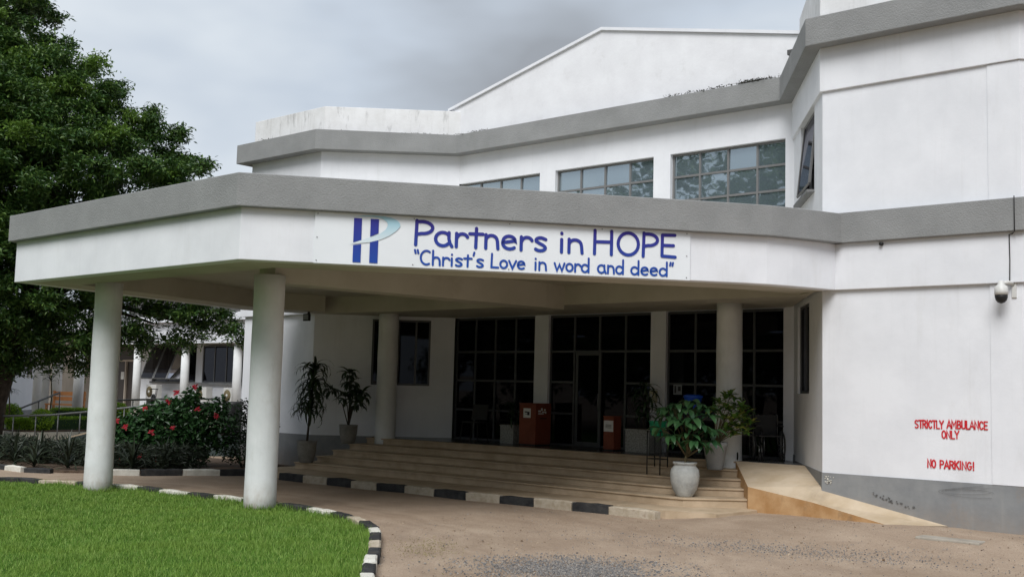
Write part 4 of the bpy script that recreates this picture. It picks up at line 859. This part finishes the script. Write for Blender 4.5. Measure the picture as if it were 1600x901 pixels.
# ------------------------------------------------------------------ flowering shrub and dark hedge shrub
def shrub(name, label, blobs, n, mat, lf, root, flowers=0, group=None, cat='shrub'):
    t = thing(name, label, cat, root); C = []; tot = sum(r ** 2 for *_, r in blobs)
    for s, z, d, r in blobs:
        q = ax_r * s + ax_f * d; C.append(blobpts((root[0] + q.x, root[1] + q.y, z), (r, r, r), int(n * r * r / tot), .35))
    C = np.concatenate(C); C = C[C[:, 2] > .08]; V, F = leafcloud(C, lf, lf * .55, droop=.35, up=.4); npmesh('foliage', V, F, M[mat], t)
    m = MB()
    for s, z, d, r in blobs:
        q = ax_r * s + ax_f * d; m.tube([(root[0] + q.x * .2, root[1] + q.y * .2, 0), (root[0] + q.x * .6, root[1] + q.y * .6, z * .55), (root[0] + q.x, root[1] + q.y, z)], [.03, .02, .008], 5)
    m.build('stem', M['twig'], t); return t
SR = (-4.55, -5.35, 0)
bl = [(-1.2, .55, 0, .5), (-.8, .7, .1, .62), (-.3, .9, 0, .7), (.1, 1.0, .1, .75), (.35, 1.35, .1, .5), (.5, 1.75, .1, .26), (.6, .8, 0, .65), (-.7, 1.15, .1, .4), (-1.45, .3, -.1, .35), (-.35, .45, -.3, .55), (.5, .4, -.2, .5), (.0, 1.4, .1, .35), (.95, 1.2, .1, .45), (-.45, 1.42, .1, .24), (1.2, .9, .1, .5), (1.15, 1.5, .2, .3), (-1.7, .3, -.2, .28), (-1.2, 1.0, 0, .3)]
t = shrub('flowering_shrub', 'large dark green shrub with red flowers behind the drive', bl, 8500, 'pleaf', .15, SR)
for s, z, d in ((-1.35, .95, -.4), (-1.6, .35, -.4), (-1.3, .28, -.5), (-.95, 1.0, -.5), (.58, 2.0, -.05), (-.05, 1.62, -.1), (-.55, 1.45, -.3), (.75, 1.45, -.35), (-.2, .9, -.85), (-.45, .3, -.85), (-1.25, 1.12, -.3), (.3, 1.0, -.8), (-1.0, .15, -.7), (1.2, 1.3, -.3), (-.05, .2, -.9), (.1, 1.85, 0)):
    q = ax_r * s + ax_f * d; me = None
    f = MB(); k = 9
    for i in range(k):
        a = 6.283 * i / k + random.uniform(-.2, .2); L_ = random.uniform(.06, .12); c, sn = math.cos(a), math.sin(a); h = random.uniform(-.02, .05)
        f.add([(0, 0, 0), (L_ * .5 * c - .026 * sn, L_ * .5 * sn + .026 * c, h), (L_ * c, L_ * sn, h * .5), (L_ * .5 * c + .026 * sn, L_ * .5 * sn - .026 * c, h)], [(0, 1, 2, 3)])
    o = f.build('flower', M['flower'], t, world=False, loc=(q.x, q.y, z)); fd = Vector((.657 + random.uniform(-.5, .5), -.748 + random.uniform(-.5, .5), .45 + random.uniform(-.3, .5)))
    o.rotation_euler = fd.to_track_quat('Z', 'Y').to_euler()
SR2 = (-3.25, -4.0, 0)
shrub('dark_shrub', 'upright dark evergreen shrub between the red flowers and the column', [(0, .5, 0, .45), (.1, 1.0, 0, .45), (.0, 1.4, 0, .38), (.4, .7, 0, .4), (-.35, .5, .1, .4), (.45, 1.2, .1, .35)], 3600, 'dleaf', .08, SR2)
# spiky plants
spots = [(-9.1, -8.9), (-8.2, -8.7), (-7.2, -8.5), (-6.4, -8.35), (-5.5, -8.3), (-4.7, -7.9), (-8.7, -8.1), (-7.6, -7.8), (-6.7, -7.6), (-5.8, -7.3), (-5.0, -7.0), (-4.3, -7.3), (-3.6, -6.9), (-3.2, -6.3)]
for i, (x, y) in enumerate(spots):
    od = ('first', 'second', 'third', 'fourth', 'fifth', 'sixth', 'seventh', 'eighth')
    lb = od[i] + ' spiky bronze clump from the left in the row along the bed kerb' if i < 6 else od[i - 6] + ' spiky bronze clump from the left in the row below the ramp wall'
    t = thing('spiky_plant', lb, 'plant', (x, y, .03), 0, 'spiky plants in the left bed')
    whorl(t, (0, 0, .05), 10, 's', (.4, 1.2), sc=(.9, 1.35)); whorl(t, (0, 0, .1), 8, 's', (.9, 1.45), sc=(1.0, 1.5)); whorl(t, (0, 0, .02), 8, 's', (.0, .5), sc=(.6, 1.0))
o_ = blobpts((0, 0, 0), (1, 1, 1), 5200, .1)
bp = np.stack([rng.uniform(-10, -3.0, 9000), np.zeros(9000), rng.uniform(.03, .58, 9000)], 1); bp[:, 1] = -8.6 + (bp[:, 0] + 10) * .30 + rng.uniform(-.1, 1.4, 9000)
V, F = leafcloud(bp, .2, .035, droop=-.2); npmesh('ground_cover', V, F, M['spike'], label='dark low foliage filling the bed below the spiky plants', cat='ground cover')

# ------------------------------------------------------------------ ramp with rail, planter, hedges (left middle distance)
def rx(px, z, D): s = (px - 800) * D / 1750.; return (CX + .7526 * s - .657 * D, CY + .658 * s + .748 * D, z)
RW = [(-13.6, -6.9), (-11.6, -5.0), (-10.71, -4.22), (-10.12, -3.7), (-9.41, -3.08), (-7.6, -1.5), (-6.0, 0)]
t = thing('side_ramp', 'dark green grey ramp wall climbing behind the shrubs to the side entrance', 'ramp', (RW[2][0], RW[2][1], 0))
MB().strip(RW, 1.5, -.1, [.05, .22, .55, .70, .76, .78, .78]).build('ramp_wall', M['rampwall'], t)
MB().strip([(x - .01, y + .01) for x, y in RW], 1.45, [.06, .23, .56, .71, .77, .79, .79], [.10, .27, .60, .745, .80, .82, .82]).build('ramp_surface', M['rampc'], t)
def railing(pts, zs, label, group=None):
    t = thing('hand_rail', label, 'railing', (pts[0][0], pts[0][1], 0)); P = [(*p, z) for p, z in zip(pts, zs)]
    MB().tube(P, .03, 8).build('rail', M['rail'], t); L_ = sum(math.dist(P[i], P[i + 1]) for i in range(len(P) - 1)); n = max(3, int(L_ / .62)); d = 0
    for k in range(n + 1):
        q = L_ * k / n; i = 0
        while i < len(P) - 2 and q > math.dist(P[i], P[i + 1]): q -= math.dist(P[i], P[i + 1]); i += 1
        f_ = min(1, q / math.dist(P[i], P[i + 1])); c = Vector(P[i]).lerp(Vector(P[i + 1]), f_); MB().tube([(c.x, c.y, c.z - .85), c], .019, 6).build('post', M['rail'], t)
railing([(-13.3, -6.55), (-11.6, -4.95), (-10.4, -3.9), (-9.0, -2.7), (-7.0, -.95), (-6.1, -.1)], [.95, 1.06, 1.24, 1.50, 1.56, 1.58], 'grey steel hand rail along the near edge of the side ramp')
railing([rx(-60, 0, 35)[:2], rx(10, 0, 36)[:2], rx(104, 0, 37)[:2]], [.35, .85, 1.68], 'grey steel hand rail rising steeply at the far left before the columns')
railing([rx(184, 0, 35)[:2], rx(262, 0, 35)[:2], rx(352, 0, 35)[:2]], [1.5, 1.58, 1.63], 'grey steel hand rail on the far side of the ramp landing')
pl = [rx(4, 0, 34.5)[:2], rx(30, 0, 33.6)[:2], rx(80, 0, 33.8)[:2], rx(150, 0, 35)[:2], rx(230, 0, 37)[:2]]
t = thing('garden_planter', 'cream walled garden planter behind the ramp rail', 'planter', (*pl[2], 0))
MB().strip(pl, 2.2, -.1, .52).build('planter_wall', M['planter'], t); MB().strip(off2(pl, -.15), 1.9, .3, .56).build('soil', M['soil'], t)
def hedge(pts, z0, z1, wd, label, n=5000):
    t = thing('clipped_hedge', label, 'hedge', (*pts[0][:2], z0)); C = []
    for i in range(n):
        k = random.randrange(len(pts) - 1); f_ = random.random(); a, b = pts[k], pts[k + 1]; x, y = lerp2(a, b, f_); u = random.uniform(-1, 1); v_ = random.uniform(-1, 1)
        if random.random() < .7:
            if random.random() < .5: u = math.copysign(1, u)
            else: v_ = 1
        C.append((x - .657 * u * wd, y + .748 * u * wd, z0 + (z1 - z0) * (v_ + 1) / 2 + random.uniform(-.02, .03)))
    V, F = leafcloud(np.array(C), .07, .045, up=.3); npmesh('foliage', V, F, M['hedge'], t)
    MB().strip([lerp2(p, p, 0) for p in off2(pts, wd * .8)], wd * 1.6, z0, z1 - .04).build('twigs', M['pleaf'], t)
hedge([rx(30, 0, 34.6)[:2], rx(78, 0, 34.6)[:2]], .55, .86, .3, 'low yellow green clipped hedge at the left end of the planter', 3200)
hedge([rx(82, 0, 35)[:2], rx(205, 0, 37)[:2]], .55, .90, .3, 'low yellow green clipped hedge behind the front left column', 5200)
hedge([rx(96, 0, 37.4)[:2], rx(145, 0, 38.2)[:2]], .7, 1.12, .3, 'taller clipped hedge at the rear of the planter', 2600)
for i, (px, D, z, r, lb) in enumerate(((78, 34.4, .85, .34, 'round clipped ball shrub between the two low hedges'), (196, 36, 1.08, .34, 'round clipped ball shrub right of the front left column'), (30, 36, .95, .34, 'round clipped ball shrub at the far left beside a column'))):
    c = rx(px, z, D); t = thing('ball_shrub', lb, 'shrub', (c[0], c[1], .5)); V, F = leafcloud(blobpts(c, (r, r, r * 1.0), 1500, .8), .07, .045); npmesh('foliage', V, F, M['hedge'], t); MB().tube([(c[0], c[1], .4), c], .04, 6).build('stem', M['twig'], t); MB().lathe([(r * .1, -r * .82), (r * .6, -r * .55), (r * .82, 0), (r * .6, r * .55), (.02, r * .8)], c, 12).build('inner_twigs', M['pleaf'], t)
def thin_palm(px, D, zb_, zt_, label, r=.0):
    c = rx(px, zb_, D); t = thing('slender_plant', label, 'plant', c)
    MB().tube([(0, 0, 0), (.05, .03, (zt_ - zb_) * .5), (0, 0, zt_ - zb_)], [.03, .025, .02], 6).build('stem', M['stem'], t, world=False)
    for z in (zt_ - zb_, zt_ - zb_ - .12): whorl(t, (0, 0, z), 9, 's', (-.1, .8), sc=(.5, .85))
    return t
thin_palm(19, 34.5, .5, 2.5, 'tall slender leafy plant at the far left of the planter'); thin_palm(25, 34.8, .5, 1.75, 'short slender leafy plant beside the taller one at far left')
thin_palm(89, 39, .7, 2.15, 'slender plant with small crown before the orange bench')

# ------------------------------------------------------------------ far wing
F_ = thing('side_wing', 'low white side wing with round verandah columns beyond the ramp', 'building', (-28, 9, 0))
MB().box(-44, -20.9, 8.6, 8.85, 3.95, 4.95).build('fascia', M['plaster'], F_); MB().box(-44.2, -20.7, 8.3, 8.6, 4.95, 5.3).build('roof_edge', M['plaster'], F_)
MB().box(-44, -20.9, 8.86, 16, 4.0, 4.9).build('roof', M['soffit'], F_)
MB().box(-44, -20.8, 8.4, 16, .1, .75).build('verandah_floor', M['slab'], F_)
for x in (-22.3, -26.5, -30.75, -35.9): MB().lathe([(.2, .7), (.195, 3.96)], (x, 9.0, 0), 20).build('column', M['columnp'], F_)
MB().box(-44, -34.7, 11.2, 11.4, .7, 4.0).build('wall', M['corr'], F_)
for a, b in ((-33.9, -32.0), (-28.05, -27.5), (-23.6, -20.8)): MB().box(a, b, 10.6, 10.9, .7, 4.0).build('wall', M['plaster'], F_)
MB().box(-32.0, -23.6, 10.62, 10.88, .7, 2.05).build('wall', M['plaster'], F_); MB().box(-32.0, -23.4, 10.45, 10.75, 2.05, 2.14).build('sill', M['dado'], F_)
window(F_, (-27.5, 10.6), (-23.6, 10.6), 2.14, 3.95, [.25, .5, .75], [], 'glassf', 'rail', inset=.03)
wf = window(F_, (-32.0, 10.6), (-28.05, 10.6), 2.14, 3.95, [.33, .66], [], 'glassf', 'rail', inset=.1)
for x0 in (-31.95, -30.7, -29.5):   # tilted open sashes
    s_ = MB(); H_, a_ = 1.78, R(22)
    Q = lambda x, h: (x, 10.55 - h * math.sin(a_), 3.93 - h * math.cos(a_))
    for p, q in ((Q(x0, 0), Q(x0, H_)), (Q(x0 + 1.15, 0), Q(x0 + 1.15, H_)), (Q(x0, H_), Q(x0 + 1.15, H_))): s_.tube([p, q], .03, 4, smooth=False)
    s_.build('sash', M['rail'], wf); MB().add([Q(x0, 0), Q(x0 + 1.15, 0), Q(x0 + 1.15, H_), Q(x0, H_)], [(0, 1, 2, 3)]).build('pane', M['glassf'], wf)
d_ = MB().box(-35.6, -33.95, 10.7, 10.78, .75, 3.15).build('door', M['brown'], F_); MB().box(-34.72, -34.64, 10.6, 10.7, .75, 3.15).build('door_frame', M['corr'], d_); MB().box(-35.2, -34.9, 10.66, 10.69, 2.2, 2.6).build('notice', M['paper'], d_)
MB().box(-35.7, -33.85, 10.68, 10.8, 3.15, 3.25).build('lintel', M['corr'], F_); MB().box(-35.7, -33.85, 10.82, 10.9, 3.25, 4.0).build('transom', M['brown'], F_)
MB().box(-44, -20.0, 16, 16.3, .1, 8).build('rear_wall', M['inner'], F_)
t2 = thing('covered_walkway', 'white columned walkway at the far left of the picture', 'walkway', rx(80, 0, 46))
for px, D in ((98, 46), (79, 47), (67, 45.5), (132, 44)):
    c = rx(px, .6, D); MB().lathe([(.2, 0), (.19, 3.4)], c, 18).build('column', M['columnp'], t2)
c = rx(4, .2, 36); MB().lathe([(.24, 0), (.23, 3.6)], c, 18).build('column', M['columnp'], t2)
a, b, c2 = rx(12, 0, 37)[:2], rx(61, 0, 40)[:2], rx(61, 0, 44)[:2]
MB().strip([a, b], .25, .2, 4.2).build('wall', M['plaster'], t2); MB().strip(off2([a, b], .02), .05, .2, 1.02).build('plinth', M['dado'], t2)
q = off2([lerp2(a, b, .78), lerp2(a, b, .93)], .03); MB().strip(q, .04, 2.25, 2.95).build('window', M['brown'], t2); MB().strip(off2(q, .02), .1, 2.18, 2.25).build('sill', M['planter'], t2)
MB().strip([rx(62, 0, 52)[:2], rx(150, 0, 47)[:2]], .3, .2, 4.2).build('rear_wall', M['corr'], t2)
MB().strip([rx(-40, 0, 36)[:2], rx(64, 0, 45)[:2], rx(140, 0, 43.6)[:2]], 2.5, 3.95, 4.8).build('roof_slab', M['plaster'], t2)
MB().strip([rx(-40, 0, 40)[:2], rx(64, 0, 44)[:2], rx(140, 0, 43.4)[:2]], 7, .05, .62).build('walkway_floor', M['slab'], t2)
t = thing('wooden_bench', 'orange varnished wooden bench in the shade of the far walkway', 'bench', rx(113, .66, 44.5), R(20))
for x in (-.75, .75): MB().box(x - .04, x + .04, -.22, -.16, 0, .48).build('leg', M['wood'], t, world=False); MB().box(x - .04, x + .04, .16, .22, 0, 1.0).build('leg', M['wood'], t, world=False)
MB().box(-.8, .8, -.25, .2, .44, .5).build('seat', M['wood'], t, world=False)
for z in (.62, .82): MB().box(-.8, .8, .2, .24, z, z + .15).build('back_slat', M['wood'], t, world=False)
def ac(x, y, z, label):
    t = thing('air_conditioner', label, 'air conditioner', (x, y, z)); MB().box(-.45, .45, -.18, .18, 0, .72).build('case', M['metalw'], t, world=False, bevel=.02)
    MB().lathe([(.27, 0), (.27, .02), (.05, .025)], n=24).build('fan_grille', M['stem'], t, world=False, loc=(-.12, -.18, .36), rot=(R(90), 0, 0)); MB().lathe([(.07, 0), (.07, .03)], n=12).build('fan_hub', M['metalw'], t, world=False, loc=(-.12, -.2, .36), rot=(R(90), 0, 0)); MB().box(-.4, .4, -.16, .16, -.45, 0).build('stand', M['blk'], t, world=False)
ac(-30.6, 9.9, 1.25, 'white air conditioner unit below the tilted windows, left one'); ac(-26.2, 9.9, 1.2, 'white air conditioner unit behind the red flowers'); ac(-23.9, 9.9, 1.2, 'white air conditioner unit nearest the clinic corner')
t = thing('lantern_stand', 'black metal lantern frame on the ledge left of the shrub', 'lantern', rx(249, 1.46, 36))
m = MB(); m.lathe([(.16, 0), (.16, .03)], n=12); [m.tube([(.07 * math.cos(a), .07 * math.sin(a), .03), (.13 * math.cos(a), .13 * math.sin(a), .42)], .01, 4) for a in (0, 1.57, 3.14, 4.71)]; m.ring((0, 0, .42), .13, .012, 'z', 16, 4); m.build('cage', M['blk'], t, world=False); MB().lathe([(.06, .03), (.07, .2), (.03, .26)], n=10).build('lamp_body', M['rail'], t, world=False)
t = thing('black_drum', 'ribbed black drum standing beside the clinic corner', 'drum', rx(372, .7, 31)); MB().lathe([(.26, 0)] + [(.26 + .015 * (i % 2), .06 + .06 * i) for i in range(14)] + [(.25, .92)], n=20).build('body', M['blk'], t, world=False)

# ------------------------------------------------------------------ the big tree
TO = Vector((-12.7, -6.0, 0)); tr = thing('leafy_tree', 'huge dark leafy tree spreading behind the canopy on the left', 'tree', (-12.95, -5.9, 0))
def tp(px, y, d): s = px * .01886; q = TO + ax_r * s + ax_f * d; return Vector((q.x, q.y, 2.1 + (592 - y) * .01886))
blobs = [(0, 95, 1.5, 88), (-70, 20, 1.5, 120), (80, 160, 0, 88), (-90, 220, 0, 190), (160, 185, 1.0, 62), (215, 210, 1.5, 44), (70, 290, -1.2, 120), (185, 280, 0, 92), (245, 245, 1.5, 42), (275, 300, .6, 44), (290, 350, .6, 45), (215, 380, 0, 85), (100, 420, -.5, 100), (-40, 420, -1, 150), (20, 180, -1.5, 85),
         (300, 440, .5, 42), (240, 470, .4, 50), (300, 500, .8, 34), (345, 505, 1, 25), (185, 480, 0, 60), (110, 520, -.2, 58), (40, 530, -.4, 50), (150, 545, .2, 34), (-20, 545, -.3, 52), (215, 530, .6, 32), (270, 525, .8, 28), (332, 290, .9, 16), (345, 275, .9, 13), (250, 180, 1.5, 15), (205, 150, 1.2, 17), (150, 110, 1.4, 20), (60, 40, 1.5, 20), (295, 240, 1.2, 18), (312, 330, .9, 25), (75, 560, .2, 30), (120, 570, .3, 21), (20, 575, 0, 25), (-60, -80, 2, 80), (365, 520, 1.2, 15), (330, 480, 1, 20), (-130, 330, 1, 200), (-60, 520, 0, 80), (105, 85, 1.2, 26)]
tq = tp
def tp(px, y, d): return tq(px - max(0, (560 - y)) * .040, y, d)
C, Cs = [], []
for px, y, d, r in blobs:
    rm = r * .01886; c = tp(px, y, d)
    if r < 36: C.append(blobpts(c, (rm, rm, rm * .85), int(130 * rm ** 2) + 12, .0)); continue
    C.append(blobpts(c, (rm * .85, rm * .85, rm * .8), int(60 * rm ** 2), .3))      # thin inner foliage
    for k in range(int((r / 17) ** 2)):                                             # leafy tufts standing off the mass
        dd = rng.normal(size=3); dd[2] = dd[2] * .9 + .15; dd[:2] -= np.array((ax_f.x, ax_f.y)) * .35; dd /= np.linalg.norm(dd); rs = rng.uniform(.26, .62)
        cc = np.array(c) + dd * rm * rng.uniform(.78, 1.02); p = blobpts(cc, (rs, rs, rs * .62), int(78 * rs ** 1.6) + 10, .0)
        (Cs if (dd[2] > .05 and cc[2] > 4.2 and rng.random() < .27) else C).append(p)  # some high, upward facing tufts take the sunlit leaf colour
C = np.concatenate(C); Cs = np.concatenate(Cs)
def sprig(C, k, sp_): return np.repeat(C, k, 0) + rng.normal(size=(len(C) * k, 3)) * (sp_, sp_, sp_ * .5)
V, F = leafcloud(sprig(C, 15, .11), .16, .06, droop=.2, up=.7); npmesh('crown', V, F, M['tleaf'], tr)
V, F = leafcloud(sprig(Cs, 14, .10), .16, .06, droop=.1, up=.7); npmesh('crown', V, F, M['tleaf_sun'], tr, label='paler yellow green leaf clusters, sunlit tops put into the colour')
base = tp(-14, 700, 0); base.z = -.1
m = MB(); f0 = tp(10, 570, 0); f1 = tp(40, 480, 0); m.tube([base, tp(-8, 640, 0), f0, f1, tp(60, 330, 0), tp(40, 120, .8)], [.42, .34, .3, .26, .2, .08], 12); m.build('trunk', M['bark'], tr)
for tgt in ((150, 430, 0), (200, 300, .4), (260, 400, .5), (120, 200, .5), (-60, 300, 0), (-80, 450, 0), (310, 505, .9), (60, 100, 1), (230, 500, .5)):
    a = f1 if tgt[1] > 350 else tp(58, 350, 0); b = tp(*tgt); mid = a.lerp(b, .5) + Vector((0, 0, .35)); m = MB(); m.tube([a, mid, b], [.13, .08, .03], 7); m.build('branch', M['bark'], tr)
# wood beyond and behind the yard, mirrored in the upper windows
def wood(cx, cy, n, R0, label, sy=4):
    C = []
    for i in range(n):
        a = random.uniform(0, 6.28); c = (cx + random.gauss(0, 1) * R0, cy + random.gauss(0, 1) * sy, 0); h = random.uniform(11, 18)
        for k in range(5): C.append(blobpts((c[0] + random.gauss(0, 1.5), c[1] + random.gauss(0, 1.5), h * random.uniform(.25, .95)), (2.4, 2.4, 2.0), 500, .3))
    V, F = leafcloud(np.concatenate(C), .5, .3, up=.5); npmesh('wood', V, F, M['tleaf'], label=label, cat='trees')
wood(-22, -37, 26, 11, 'mass of trees across the yard seen only mirrored in the upper windows')
wood(18, -58, 30, 22, 'second mass of trees beyond the yard behind the photographer')
wood(58, -30, 22, 9, 'third mass of trees to the right beyond the yard', 14)
